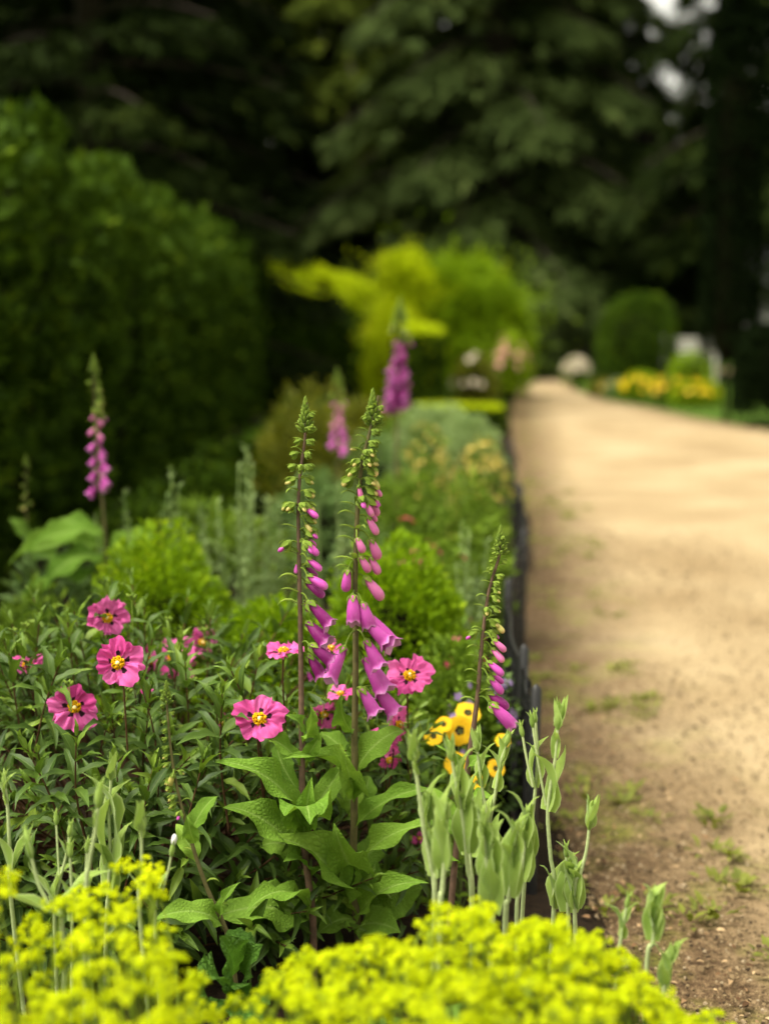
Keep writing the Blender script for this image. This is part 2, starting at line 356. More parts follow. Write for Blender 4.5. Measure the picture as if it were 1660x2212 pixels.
# ---------------------------------------------------------------- ground, path, bed
def ground_mats():
    # gravel path with earth, moss and litter working in from the bed edge (u = metres from that edge)
    m, nt = nodes_of('sandy_gravel'); g = N(nt, 'NewGeometry'); pos = g.outputs['Position']
    uv = N(nt, 'UVMap'); sp = N(nt, 'SeparateXYZ'); nt.links.new(uv.outputs[0], sp.inputs[0])
    n1 = noise(nt, 1.1, 4, pos); n2 = noise(nt, 55, 4, pos, 0.7); n3 = noise(nt, 260, 3, pos, 0.7); n4 = noise(nt, 6, 4, pos)
    sand = ramp(nt, n1, [(0.3, (0.25, 0.175, 0.088)), (0.55, (0.345, 0.258, 0.142)), (0.75, (0.43, 0.340, 0.205))])
    grit = mth(nt, 'ADD', mth(nt, 'MULTIPLY', n2, 0.55), mth(nt, 'MULTIPLY', n3, 0.6))
    sand = mixc(nt, 0.55, sand, ramp(nt, grit, [(0.38, (0.25, 0.20, 0.14)), (0.56, (0.9, 0.9, 0.9)), (0.72, (1, 1, 1))]), 'MULTIPLY')
    soil = ramp(nt, grit, [(0.4, (0.025, 0.014, 0.006)), (0.56, (0.085, 0.050, 0.022)), (0.72, (0.22, 0.145, 0.075))])
    moss = ramp(nt, n2, [(0.35, (0.06, 0.07, 0.008)), (0.7, (0.19, 0.19, 0.018))])
    mf = mth(nt, 'MULTIPLY', mth(nt, 'SUBTRACT', noise(nt, 4.5, 4, pos), 0.5), 6.0, clamp=True)
    soil = mixc(nt, mth(nt, 'MULTIPLY', mf, 0.75), soil, moss)
    d = mth(nt, 'ADD', sp.outputs[0], mth(nt, 'MULTIPLY', mth(nt, 'SUBTRACT', n4, 0.5), 0.5))
    f = mth(nt, 'MULTIPLY', mth(nt, 'SUBTRACT', d, 0.14), 1.9, clamp=True)
    f = mth(nt, 'ADD', f, mth(nt, 'MULTIPLY', mth(nt, 'SUBTRACT', grit, 0.56), 1.2), clamp=True)
    col = mixc(nt, f, soil, sand)
    path = finish(m, nt, col, 0.85, 0, None, 0.2, grit, 0.9, 0.006)
    m, nt = nodes_of('bed_soil'); g = N(nt, 'NewGeometry'); n = noise(nt, 40, 5, g.outputs['Position'], 0.7)
    soil = finish(m, nt, ramp(nt, n, [(0.3, (0.006, 0.004, 0.002)), (0.7, (0.026, 0.016, 0.008))]), 0.95, 0, None, 0.1, n, 1.0, 0.01)
    m, nt = nodes_of('lawn'); g = N(nt, 'NewGeometry'); n = noise(nt, 9, 5, g.outputs['Position'], 0.7)
    lawn = finish(m, nt, ramp(nt, n, [(0.3, (0.03, 0.06, 0.006)), (0.7, (0.07, 0.13, 0.012))]), 0.9, 0, None, 0.1, n, 0.6, 0.02)
    return path, soil, lawn
MAT['path'], MAT['soil'], MAT['lawn'] = ground_mats()

q = M(); q.add([(-400, -200, -0.012), (400, -200, -0.012), (400, 700, -0.012), (-400, 700, -0.012)], [[0, 1, 2, 3]])
structure('lawn', q.mesh('lawn', MAT['lawn']))

# left edge of the path follows the bed; right edge swings away
LE = [(0.45, -6), (0.42, 0), (0.40, 2.4), (0.37, 3.2), (0.40, 4.2), (0.55, 5.5), (0.80, 8), (1.05, 11.5), (1.42, 16), (1.75, 20), (2.35, 25), (2.9, 29.5), (4.6, 34), (9, 38)]
RE = [(9.0, -6), (8.0, 0), (7.0, 2.4), (6.4, 4), (5.9, 6), (5.4, 8), (4.9, 11), (4.45, 14), (4.1, 16.5), (3.65, 20), (3.4, 23), (3.55, 27), (4.9, 31), (9, 34.5)]
le, re = smooth_path(LE, 90), smooth_path(RE, 90)
nu = 40; V, UV = [], []
for a, b in zip(le, re):
    for k in range(nu + 1):
        s = (k / nu) ** 1.6; p = a + (b - a) * s; d = np.linalg.norm(p - a)
        z = -0.004 + 0.012 * math.sin(p[0] * 2.1) * math.sin(p[1] * 1.3 + 1)
        V.append((p[0], p[1], max(z, -0.008))); UV.append((min(d, np.linalg.norm(b - p) + 0.15), p[1]))
q = M().add(V, grid(len(le) - 1, nu), UV)
structure('gravel_path', q.mesh('gravel_path', MAT['path']))

# planting bed, gently mounded earth between hedge and path
bl = [(-2.0, y) for y in np.linspace(-1.0, 19, 60)]; br = np.array([(np.interp(y, le[:, 1], le[:, 0]) + 0.05, y) for y in np.linspace(-1.0, 19, 60)])
V = []
for a, b in zip(np.array(bl), br):
    for k in range(25):
        s = k / 24; p = a + (b - a) * s
        z = 0.07 * math.sin(math.pi * min(s * 1.02, 1)) ** 0.6 + 0.012 * math.sin(p[0] * 17 + p[1] * 9) * math.sin(p[1] * 13) * (s < 0.97)
        V.append((p[0], p[1], z - 0.004 if s < .999 else -0.0105))
q = M().add(V, grid(59, 24)); structure('planting_bed', q.mesh('planting_bed', MAT['soil']))
def bedz(x, y):
    r_ = float(np.interp(y, le[:, 1], le[:, 0])); s = (x + 2.0) / (r_ + 2.0)
    return 0.07 * math.sin(math.pi * min(max(s, 0), 1)) ** 0.6 - 0.01 if 0 < s < 1 else -0.01

# loose grit, litter and weeds along the near path
def octa():
    V = np.array([(1, 0, 0), (0, 1, 0), (-1, 0, 0), (0, -1, 0), (0, 0, .7), (0, 0, -.5)]) * 1.0
    F = np.array([(0, 1, 4, 4), (1, 2, 4, 4), (2, 3, 4, 4), (3, 0, 4, 4)]); return V, F, np.zeros((6, 2))
def cube8():
    V = np.array([(-1, -1, -.5), (1, -1, -.6), (1, 1, -.5), (-1, 1, -.6), (-.6, -.7, .6), (.7, -.6, .5), (.6, .7, .65), (-.7, .6, .5)])
    return V, np.array([(4, 5, 6, 7), (0, 1, 5, 4), (1, 2, 6, 5), (2, 3, 7, 6), (3, 0, 4, 7)]), np.zeros((8, 2))
m, nt = nodes_of('pebble'); r = piece_random(nt)
MAT['pebble'] = finish(m, nt, ramp(nt, r, [(0.0, (0.03, 0.018, 0.008)), (0.4, (0.12, 0.080, 0.038)), (0.8, (0.22, 0.155, 0.08)), (1.0, (0.30, 0.235, 0.15))]), 0.8, 0, None, 0.25)
n = 18000
yy = 1.9 + 6.0 * NP.random(n) ** 1.8; ex = np.interp(yy, le[:, 1], le[:, 0]); dx = NP.random(n) ** 1.5 * 1.5
pp = np.stack((ex + dx + 0.02, yy, np.full(n, 0.004)), -1)
sz = NP.uniform(0.0012, 0.0034, n) * (1 + 0.8 * (NP.random(n) > 0.95)); R = frames(rand_dirs(n) * (1, 1, .25), np.array((0, 0, 1.)) + 0.3 * rand_dirs(n)) * sz[:, None, None]
q = M().scatter(cube8(), R, pp); o = link('loose_grit', q.mesh('loose_grit', MAT['pebble'], False))
tag(o, 'loose tan and brown grit scattered along the edge of the path', 'grit', kind='stuff')
m, nt = nodes_of('dead_leaf'); r = piece_random(nt)
MAT['litter'] = finish(m, nt, ramp(nt, r, [(0.0, (0.06, 0.03, 0.012)), (0.5, (0.20, 0.11, 0.05)), (1.0, (0.42, 0.30, 0.16))]), 0.8, 0.1, None, 0.2)
n = 700; yy = 2.1 + 7.0 * NP.random(n) ** 1.5; ex = np.interp(yy, le[:, 1], le[:, 0]); pp = np.stack((ex + NP.random(n) ** 1.6 * 0.55, yy, np.full(n, 0.008)), -1)
R = frames(rand_dirs(n) * (1, 1, .15), np.array((0, 0, 1.)) + 0.5 * rand_dirs(n)) * NP.uniform(0.008, 0.022, n)[:, None, None]
o = link('leaf_litter', M().scatter(leaf(4, 2, 0.5, 'ovate', 0.3, 0.9, 0.3, seed=3), R, pp).mesh('leaf_litter', MAT['litter']))
tag(o, 'brown fallen leaves littering the earth strip beside the fence', 'leaf litter', kind='stuff')
MAT['weed'] = foliage('weed_leaf', (0.09, 0.11, 0.015), (0.19, 0.21, 0.03), 0.35, 0.6, 0.2, 6.0, (0.28, 0.28, 0.05))
pp, dd = [], []
for i in range(170):
    y = 2.2 + 8.5 * RND.random() ** 1.3; x = float(np.interp(y, le[:, 1], le[:, 0])) + RND.random() ** 1.3 * 0.42
    if math.sin(y * 4.1 + x * 3) + RND.random() < 0.3: continue
    for k in range(RND.randint(10, 26)):
        a = RND.uniform(0, 6.28); rr = RND.random() * 0.045
        pp.append((x + rr * math.cos(a), y + rr * math.sin(a), 0.0)); dd.append((math.cos(a) * RND.uniform(.3, 1.4), math.sin(a) * RND.uniform(.3, 1.4), RND.uniform(0.35, 1)))
pp, dd = np.array(pp), np.array(dd)
R = frames(dd, np.array((0, 0, 1.)) + 0.1 * rand_dirs(len(pp))) * NP.uniform(0.014, 0.04, len(pp))[:, None, None]
o = link('path_weeds', M().scatter(leaf(3, 2, 0.4, 'ovate', 0.2, 0.9, 0.2, seed=5), R, pp).mesh('path_weeds', MAT['weed']))
tag(o, 'low mossy weeds dotting the earth strip along the path', 'weeds', kind='stuff')

# ---------------------------------------------------------------- woody background
def spray(seed=0, w=0.35):
    """a flat conifer spray: three fingers"""
    q = M(); L = leaf(3, 1, w, 'lance', 0.1, 0.7, 0, seed=seed)
    ds = np.array([(0, 1, 0), (0.5, .8, .0), (-.55, .75, .05)]); sc = np.array([1, .7, .65])
    q.scatter(L, frames(ds, np.array((0, 0, 1.))) * sc[:, None, None], np.array([(0, 0, 0), (0, .15, 0), (0, .3, 0)]))
    return np.concatenate(q.v), np.concatenate(q.f), np.concatenate(q.uv)
SPRAY = spray(1, 0.34); NEEDLE = spray(2, 0.20)
TUFT = leaf(2, 1, 0.4, 'lance', 0.2, 0.9, 0.2)

def conifer(name, label, base, H, R, z0, nb, per, ln, mat, seed, droop=0.35, rise=0.15, taper=0.75, arc=None, group=None, width=0.22):
    r = np.random.default_rng(seed); t_ = thing(name, label, 'tree', (base[0], base[1], -0.012), group)
    q = M(); q.add(*tube([(0, 0, 0), (0.05, 0, H * .3), (-.05, .05, H * .65), (0, 0, H)], [H * .028, H * .02, H * .012, .03], 9))
    pos, dr = [], []
    for i in range(nb):
        t = (i + r.random()) / nb; z = z0 + (H - z0) * t ** 1.1
        a = i * 2.39996 + r.uniform(-.3, .3) if arc is None else r.uniform(*arc)
        Lb = R * (1 - t) ** taper * r.uniform(0.75, 1.15) + 0.3
        c, s_ = math.cos(a), math.sin(a); u = np.linspace(0, 1, 6)
        bend = r.uniform(-.15, .15)
        bp = np.stack((c * u * Lb - s_ * bend * u * u * Lb, s_ * u * Lb + c * bend * u * u * Lb, z + Lb * (rise * u - droop * u * u)), -1)
        q.add(*tube(bp, np.linspace(0.02 + 0.014 * Lb, 0.008, 6), 5))
        m = int(per * (0.35 + Lb / R)); s = r.random(m) ** 0.7 * 0.9 + 0.1
        lat = r.normal(size=m) * width * Lb * (0.35 + 0.65 * np.sin(np.pi * np.clip(s, 0, 1) ** .8))
        bx = np.stack([np.interp(s, u, bp[:, k]) for k in range(3)], -1)
        side = np.array((-s_, c, 0)); bx = bx + lat[:, None] * side; bx[:, 2] -= np.abs(lat) * 0.35 + r.random(m) * ln * 0.8
        d = np.array((c, s_, 0)) + 0.7 * np.sign(lat)[:, None] * side * r.random((m, 1)) + 0.35 * r.normal(size=(m, 3)); d[:, 2] -= droop * 1.6 * s + 0.15
        pos.append(bx); dr.append(d)
    pos, dr = np.concatenate(pos), np.concatenate(dr)
    Rm = frames(dr, np.array((0, 0, 1.)) + 0.4 * unit(r.normal(size=(len(pos), 3)))) * (ln * r.uniform(0.6, 1.3, len(pos)))[:, None, None]
    link('trunk', q.mesh('trunk', MAT['bark']), t_)
    o = link('crown', M().scatter(NEEDLE, Rm, pos).mesh('crown', mat), t_)
    return t_

def PX(x, Y): return (x - 830) / FPX * Y

conifer('cedar_tree', 'broad olive green cedar with drooping layered branches behind the golden shrub', (PX(760, 40), 40), 19, 6.0, 1.2, 70, 290, 0.55, MAT['cedar'], 1, 0.34, 0.14)
conifer('cedar_tree', 'grey green cedar with hanging sprays beside the far bend of the path', (PX(1075, 33), 33.5), 20, 4.9, 1.0, 76, 300, 0.5, MAT['blue_cedar'], 2, 0.50, 0.18)
conifer('fir_tree', 'olive conifer rising behind the tall clipped yew hedge', (PX(560, 50), 50), 22, 5.0, 1.5, 60, 220, 0.7, MAT['cedar'], 3, 0.3, 0.12)
conifer('dark_conifer', 'tall almost black conifer standing behind the tall hedge', (PX(215, 19), 19), 11, 2.6, 1.0, 70, 220, 0.32, MAT['dark_conifer'], 4, 0.25, 0.1, 0.35)
conifer('dark_conifer', 'near black conifer leaning over the right side of the path behind the yew column', (PX(1730, 29), 29), 17, 3.5, 3.2, 70, 190, 0.5, MAT['dark_conifer'], 5, 0.42, 0.1, 0.4)
conifer('dark_conifer', 'dark conifer in deep shade filling the wood beyond the path end', (PX(1250, 47), 47), 13.5, 5.5, 0.8, 60, 240, 0.7, MAT['dark_conifer'], 6, 0.3, 0.1, 0.5)
for i, (x, Y, H, R_) in enumerate([(-100, 30, 17, 5), (330, 46, 22, 6), (900, 54, 21, 6.5), (2150, 40, 20, 6), (1560, 56, 10, 5), (1150, 60, 17, 6), (120, 27, 14, 4), (480, 36, 9.6, 4.5), (650, 58, 24, 6), (60, 44, 22, 6), (1330, 62, 11, 6), (980, 44, 20, 5)]):
    conifer('dark_conifer', 'dark conifer in the dense wood closing off the background', (PX(x, Y), Y), H, R_, 0.6, 50, 190, 0.8, MAT['dark_conifer'], 20 + i, 0.3, 0.1, 0.5, group='dark conifers of the background wood')

def shell_points(shape, m, r, depth=0.25):
    """points and outward normals in the outer shell of an ellipsoid dome / superellipse"""
    cx, cy, z0, rx, ry, rz, pw = shape
    d = unit(r.normal(size=(m * 2, 3))); d = d[d[:, 2] > -0.55][:m]
    rr = (np.sum(np.abs(d) ** pw, axis=1)) ** (-1.0 / pw)
    k = 1 - depth * r.random(len(d)) ** 1.5
    p = d * rr[:, None] * k[:, None] * np.array((rx, ry, rz))
    nrm = unit(np.sign(d) * np.abs(d * rr[:, None]) ** (pw - 1) / np.array((rx, ry, rz)))
    p = p + np.array((cx, cy, z0)); return p, nrm

def bumpy(p, c, amp, f, seed):
    r = np.random.default_rng(seed); k = r.normal(size=(5, 3)) * f; ph = r.uniform(0, 6.28, 5)
    s = np.sin(p @ k.T + ph).mean(1); return c + (p - c) * (1 + amp * s)[:, None]

def shrub(name, label, cat, shape, m, ln, mat, seed, T=None, core=True, group=None, lump=0.12, lf=6.0, upbias=0.5, stem=True, flowers=None, depth=0.3, ragged=0.0):
    r = np.random.default_rng(seed); cx, cy, z0, rx, ry, rz, pw = shape
    zb = bedz(cx, cy) if (-2 < cx < 0.9 and cy < 19) else -0.012
    t_ = thing(name, label, cat, (cx, cy, zb), group); off = np.array((cx, cy, zb))
    p, nrm = shell_points(shape, m, r, depth); c = np.array((cx, cy, z0)); p = bumpy(p, c, lump, lf / max(rx, 0.05) * .5, seed)
    if ragged: p = p + nrm * (r.exponential(ragged, len(p)) * (0.5 + 0.5 * np.sin(p @ np.array((9., 7., 8.)) + seed)))[:, None]
    ok = p[:, 2] > zb + 0.01; p, nrm = p[ok], nrm[ok]
    d = nrm + np.array((0, 0, upbias)) + 0.75 * unit(r.normal(size=p.shape))
    R = frames(d, nrm + np.array((0, 0, .8)) + 0.5 * r.normal(size=p.shape)) * (ln * r.uniform(.6, 1.35, len(p)))[:, None, None]
    o = link('crown', M().scatter(T or TUFT, R, p - off).mesh('crown', mat), t_)
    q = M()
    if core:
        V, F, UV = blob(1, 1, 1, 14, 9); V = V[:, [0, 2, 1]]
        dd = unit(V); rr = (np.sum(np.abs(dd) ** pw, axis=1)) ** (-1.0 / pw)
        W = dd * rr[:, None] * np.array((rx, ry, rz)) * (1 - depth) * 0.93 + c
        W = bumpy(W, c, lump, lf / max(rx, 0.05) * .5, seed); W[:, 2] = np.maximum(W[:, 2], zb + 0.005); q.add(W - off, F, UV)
    for k in range(5 if stem else 0):
        a = k * 1.26 + r.random(); tip = c + np.array((math.cos(a) * rx * .5, math.sin(a) * ry * .5, rz * .4))
        q.add(*tube(smooth_path([(math.cos(a) * .03, math.sin(a) * .03, -0.03), (tip - off) * (0.7, .7, .45), tip - off], 5), [0.012, .010, .008, .006, .004], 5))
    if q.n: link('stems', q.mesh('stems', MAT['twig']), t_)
    if flowers:
        fm, fn, fs, fname = flowers
        p, nrm = shell_points(shape, fn, r, 0.05); p = bumpy(p, c, lump, lf / max(rx, 0.05) * .5, seed)
        ok = (p[:, 2] > z0 + 0.15 * rz); p, nrm = p[ok], nrm[ok]; p = p + nrm * ln * .5
        F5 = floret()
        R = frames(np.cross(nrm, rand_dirs(len(p))), nrm + (0, 0, .6)) * (fs * r.uniform(.7, 1.3, len(p)))[:, None, None]
        f = link('blossom', M().scatter(F5, R, p - off).mesh('blossom', fm), t_); f['kind'] = 'stuff'
    return t_

def floret(n=5):
    q = M(); L = leaf(2, 2, 0.8, 'ovate', 0.25, 0.6, 0.1); a = np.arange(n) * 2 * np.pi / n
    q.scatter(L, frames(np.stack((np.cos(a), np.sin(a), 0 * a), -1), np.array((0, 0, 1.))), np.zeros((n, 3)))
    return np.concatenate(q.v), np.concatenate(q.f), np.concatenate(q.uv)

def hedge(name, label, pts, hw, heights, m, ln, mat, seed, topmat=None, rnd=0.35, lump=0.08):
    """clipped hedge along a line of ground points; rounded shoulders; sprays over the whole skin"""
    r = np.random.default_rng(seed); pts = np.asarray(pts, float); seg = np.linalg.norm(np.diff(pts, axis=0), axis=1); cum = np.concatenate(([0], np.cumsum(seg))); L = cum[-1]
    t_ = thing(name, label, 'hedge', (pts[0][0], pts[0][1], -0.012)); off = np.array((pts[0][0], pts[0][1], 0))
    def skin(s, a, k):       # s along, a in 0..1 around left-bottom, top, right-bottom
        c = np.stack([np.interp(s, cum, pts[:, j]) for j in (0, 1)], -1); h = np.interp(s, cum, heights)
        c2 = np.stack([np.interp(s + .05, cum, pts[:, j]) for j in (0, 1)], -1) - np.stack([np.interp(s - .05, cum, pts[:, j]) for j in (0, 1)], -1)
        tn = unit(c2); rt = np.stack((tn[:, 1], -tn[:, 0]), -1)
        ang = np.pi * a; cs, sn = -np.cos(ang), np.sin(ang); e = 0.34
        x = np.sign(cs) * np.abs(cs) ** e * hw; z = np.maximum((np.abs(sn) ** e - .19) / .81, 0) * h
        end = np.minimum(s, L - s); x = x * np.clip(0.75 + end / (hw * 1.2), 0, 1)
        w = 1 + lump * (np.sin(s * 3.1 + a * 17) * .4 + np.sin(s * 7.7 - z * 5) * .35 + np.sin(s * 13 + z * 11) * .3 - .25)
        x, z = x * w * k, z * (1 + (w - 1) * .35) * (0.5 + 0.5 * k)
        nx = np.sign(cs) * np.abs(cs) ** 1.6; nz = np.abs(sn) ** 4.0
        p = np.stack((c[:, 0] + rt[:, 0] * x, c[:, 1] + rt[:, 1] * x, z), -1)
        nn = unit(np.stack((rt[:, 0] * nx, rt[:, 1] * nx, nz + 0.05), -1)); return p, nn
    # arc-length-even sampling around the skin
    aa = np.linspace(0.0025, .9975, 600); pp, _ = skin(np.full(600, L / 2), aa, 1.0); al = np.concatenate(([0], np.cumsum(np.linalg.norm(np.diff(pp, axis=0), axis=1))))
    s = r.random(m) * L; a = np.interp(r.random(m) * al[-1], al, aa); p, nn = skin(s, a, 1 - 0.22 * r.random(m) ** 2)
    ne = m // 14     # end caps
    for e in (0, L):
        ae = np.interp(r.random(ne) * al[-1], al, aa); pe, _ = skin(np.full(ne, e), ae, 1.0)
        c = pts[0] if e == 0 else pts[-1]; k = np.sqrt(r.random(ne))[:, None]; pe[:, :2] = c + (pe[:, :2] - c) * k; pe[:, 2] *= r.random(ne) ** .4
        tn = unit(pts[0] - pts[1]) if e == 0 else unit(pts[-1] - pts[-2])
        p = np.vstack((p, pe)); nn = np.vstack((nn, np.tile((tn[0], tn[1], 0.1), (ne, 1))))
    d = nn + np.array((0, 0, .55)) + 0.7 * unit(r.normal(size=p.shape))
    R = frames(d, nn + 0.6 * r.normal(size=p.shape)) * (ln * r.uniform(.55, 1.4, len(p)))[:, None, None]
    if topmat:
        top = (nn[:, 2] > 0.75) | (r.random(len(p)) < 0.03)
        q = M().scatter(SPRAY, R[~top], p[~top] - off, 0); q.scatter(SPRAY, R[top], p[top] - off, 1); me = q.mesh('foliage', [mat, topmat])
    else: me = M().scatter(SPRAY, R, p - off).mesh('foliage', mat)
    o = link('foliage', me, t_); o['kind'] = 'stuff'
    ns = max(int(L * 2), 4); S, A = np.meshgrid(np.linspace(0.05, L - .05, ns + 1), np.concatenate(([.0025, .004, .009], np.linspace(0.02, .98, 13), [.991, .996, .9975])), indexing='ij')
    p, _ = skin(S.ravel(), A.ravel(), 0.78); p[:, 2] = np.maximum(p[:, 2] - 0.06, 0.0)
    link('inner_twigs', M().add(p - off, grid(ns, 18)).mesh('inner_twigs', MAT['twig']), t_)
    return t_

hedge('yew_hedge', 'tall dark green clipped yew hedge running along the back of the flower bed', [(-2.15, 2.2), (-2.12, 9), (-2.10, 15), (-2.05, 20.8)], 0.48, [2.12, 2.14, 2.12, 2.08], 52000, 0.105, MAT['yew'], 31, lump=0.30)
hedge('yew_hedge', 'lower yew hedge sloping down behind the end of the tall hedge', [(-2.3, 23.0), (-1.0, 23.2), (-0.1, 23.4)], 0.42, [1.82, 1.48, 1.15], 9000, 0.085, MAT['yew'], 32)
hedge('golden_lit_hedge', 'golden green hedge coloured as the sunlit slope above the lower yew hedge', [(-2.9, 25.4), (-1.2, 25.6), (0.1, 25.9)], 0.5, [2.50, 2.12, 1.80], 9000, 0.10, MAT['golden'], 33)  # golden leaf colour takes in the sunlight on the sloping hedge top
hedge('clipped_hedge', 'squared dark hedge block with its lit top coloured lime green in front of the round lime shrub', [(0.25, 17.6), (0.66, 17.7)], 0.42, [1.12, 1.12], 5000, 0.06, MAT['yew'], 34, topmat=MAT['golden'])  # golden top leaves put the light on the hedge top into colour
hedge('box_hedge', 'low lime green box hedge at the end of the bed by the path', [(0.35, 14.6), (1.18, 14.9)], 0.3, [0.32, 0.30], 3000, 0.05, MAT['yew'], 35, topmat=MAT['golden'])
shrub('golden_shrub', 'golden green cone coloured as the sunlit flank at the end of the lower hedge', 'shrub', (0.12, 20.5, 0.55, 0.42, 0.5, 0.95, 1.5), 3500, 0.09, MAT['golden'], 41, ragged=.06)  # golden colour stands for the sunlit flank of a rounded hedge
shrub('lime_shrub', 'large rounded lime green shrub at the far end of the flower bed', 'shrub', (1.10, 22.0, 0.95, 0.98, 0.9, 1.06, 2.0), 14000, 0.13, MAT['lime'], 42, lump=0.36, lf=12.0, depth=.4, ragged=.14)
shrub('golden_shrub', 'bright yellow green shrub top rising against the round lime shrub', 'shrub', (0.32, 21.4, 1.3, 0.36, 0.4, 1.0, 2.0), 4500, 0.11, MAT['golden'], 43, lump=0.35, lf=8.0, depth=.5, ragged=.12)
shrub('flowering_shrub', 'loose lime plant with dull pink blossom under the round lime shrub', 'shrub', (1.62, 18.6, 0.5, 0.24, 0.3, 0.5, 2.0), 2200, 0.06, MAT['lime'], 44, flowers=(MAT['pinkish_petal'], 50, 0.06, 'pink'))
shrub('flowering_shrub', 'small dark plant with white blossom below the round lime shrub', 'shrub', (1.15, 17.9, 0.35, 0.3, 0.3, 0.4, 2.0), 1800, 0.06, MAT['olive'], 45, flowers=(MAT['cream_petal'], 26, 0.07, 'white'))
shrub('clipped_yew', 'domed dark green clipped bush beyond the yellow flowers', 'shrub', (PX(1370, 26.5), 26.5, 0.72, 0.70, .7, 0.98, 2.6), 7000, 0.09, MAT['yew'], 46, lump=0.06)
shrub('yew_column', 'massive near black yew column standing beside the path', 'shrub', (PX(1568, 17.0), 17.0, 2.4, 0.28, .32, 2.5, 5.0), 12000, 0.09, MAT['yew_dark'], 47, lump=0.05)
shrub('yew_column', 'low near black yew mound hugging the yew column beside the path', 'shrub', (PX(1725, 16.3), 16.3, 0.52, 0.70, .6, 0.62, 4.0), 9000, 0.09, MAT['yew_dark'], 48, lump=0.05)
shrub('pale_flower_clump', 'dome of pale cream pink blossom at the inner bend of the path', 'flowers', (PX(1243, 25.5), 25.5, 0.26, 0.24, .24, 0.3, 2.0), 1500, 0.06, MAT['mid'], 49, flowers=(MAT['cream_petal'], 260, 0.06, 'cream'))
for i, (x, Y, rx, rz, mt, fl, lab) in enumerate([
        (1385, 21.5, .34, .40, 'lime', ('yellow_petal', 60), 'yellow flowered clump next to the pale cream blossom'),
        (1440, 20.5, .34, .38, 'mid', ('yellow_petal', 95), 'clump thick with golden yellow flowers across the path'),
        (1500, 20.0, .34, .36, 'lime', ('yellow_petal', 50), 'yellow flowered clump touching the foot of the yew column'),
        (1300, 23.0, .20, .24, 'olive', ('tan_petal', 40), 'small olive plant between the cream blossom and the yellow flowers'),
        (1340, 22.3, .22, .28, 'greygreen', ('cream_petal', 40), 'grey green clump with cream flowers beside the yellow flowers'),
        (1488, 24.2, .36, .66, 'lime', None, 'lime green bush below the white bench')]):
    shrub('flower_clump', lab, 'flowers', (PX(x, Y), Y, rz * .4, rx, rx, rz * .62, 2.0), 2200, 0.06, MAT[mt], 50 + i, flowers=(MAT[fl[0]], fl[1], 0.048, 'f') if fl else None)

# white garden bench and pale building glimpsed past the yews
def box(q, a, b, mi=0):
    (x0, y0, z0), (x1, y1, z1) = a, b
    V = [(x0, y0, z0), (x1, y0, z0), (x1, y1, z0), (x0, y1, z0), (x0, y0, z1), (x1, y0, z1), (x1, y1, z1), (x0, y1, z1)]
    return q.add(V, [(0, 3, 2, 1), (4, 5, 6, 7), (0, 1, 5, 4), (1, 2, 6, 5), (2, 3, 7, 6), (3, 0, 4, 7)], None, mi)
bx_, by_ = PX(1484, 27.5), 27.5
t_ = thing('garden_bench', 'white painted garden bench between the domed bush and the yew column', 'bench', (bx_, by_, -0.012)); t_.rotation_euler = (0, 0, 0.12)
link('seat', box(M(), (-.46, -.25, .42), (.46, .2, .46)).mesh('seat', MAT['white_paint'], False), t_)
for k in range(4): link('back_slat', box(M(), (-.44, .2, .52 + k * .1), (.44, .225, .60 + k * .1)).mesh('back_slat', MAT['white_paint'], False), t_)
for sx in (-1, 1):
    for y0, h in ((-.24, .62), (.16, .93)): link('leg', box(M(), (sx * .44 - .03, y0, 0), (sx * .44 + .03, y0 + .06, h)).mesh('leg', MAT['white_paint'], False), t_)
    link('armrest', box(M(), (sx * .44 - .035, -.26, .62), (sx * .44 + .035, .16, .65)).mesh('armrest', MAT['white_paint'], False), t_)
hx = PX(1638, 48)
t_ = thing('white_building', 'pale white rendered building glimpsed beyond the yew column', 'building', (hx + 3.2, 50, -0.012))
link('wall', box(M(), (-3.2, -2, 0), (3.2, 2, 2.36)).mesh('wall', MAT['render_wall'], False), t_)
link('roof', M().add([(-3.5, -2.3, 2.35), (3.5, -2.3, 2.35), (3.5, 2.3, 2.35), (-3.5, 2.3, 2.35), (-3.5, 0, 3.9), (3.5, 0, 3.9)], [(0, 1, 5, 4), (2, 3, 4, 5), (0, 4, 3, 3), (1, 2, 5, 5)]).mesh('roof', MAT['slate'], False), t_)
for x in (-1.2, 1.4):
    w_ = link('window', box(M(), (x - .5, -2.04, 0.9), (x + .5, -1.98, 2.0)).mesh('window', MAT['white_paint'], False), t_)
    link('pane', box(M(), (x - .42, -2.05, 0.98), (x + .42, -2.0, 1.92)).mesh('pane', MAT['glass'], False), w_)

# ---------------------------------------------------------------- black netting fence along the bed
fl = np.array([P(px, 0, Y)[:2] for Y, px in [(2.72, 1174), (2.95, 1158), (3.2, 1134), (3.6, 1112), (4.0, 1109), (4.5, 1127), (5.0, 1146), (5.7, 1147), (6.4, 1132), (7.4, 1122), (8.6, 1114)]])
fp = smooth_path(np.c_[fl, np.zeros(len(fl))], 60)
t_ = thing('netting_fence', 'low black netting fence on stakes between the flower bed and the path', 'fence', (fp[0][0], fp[0][1], 0.0)); off = fp[0]
FH = 0.40
for k, i in enumerate((0, 9, 22, 34, 46, 59)):
    p = fp[i] - off; q = M(); q.add(*tube([p + (0, 0, -.05), p + (0, 0, .2), p + (0.004, 0, FH + .04), p + (.004, 0, FH + .05)], [.011, .011, .011, .002], 8))
    st = link('stake', q.mesh('stake', MAT['black']), t_)
    q = M(); q.add(*(lambda T: (T[0] + p + (0.0, -.012, FH - .05), T[1], T[2]))(blob(.004, .003, .004, 8, 4))); link('rivet', q.mesh('rivet', MAT['silver_metal']), st)
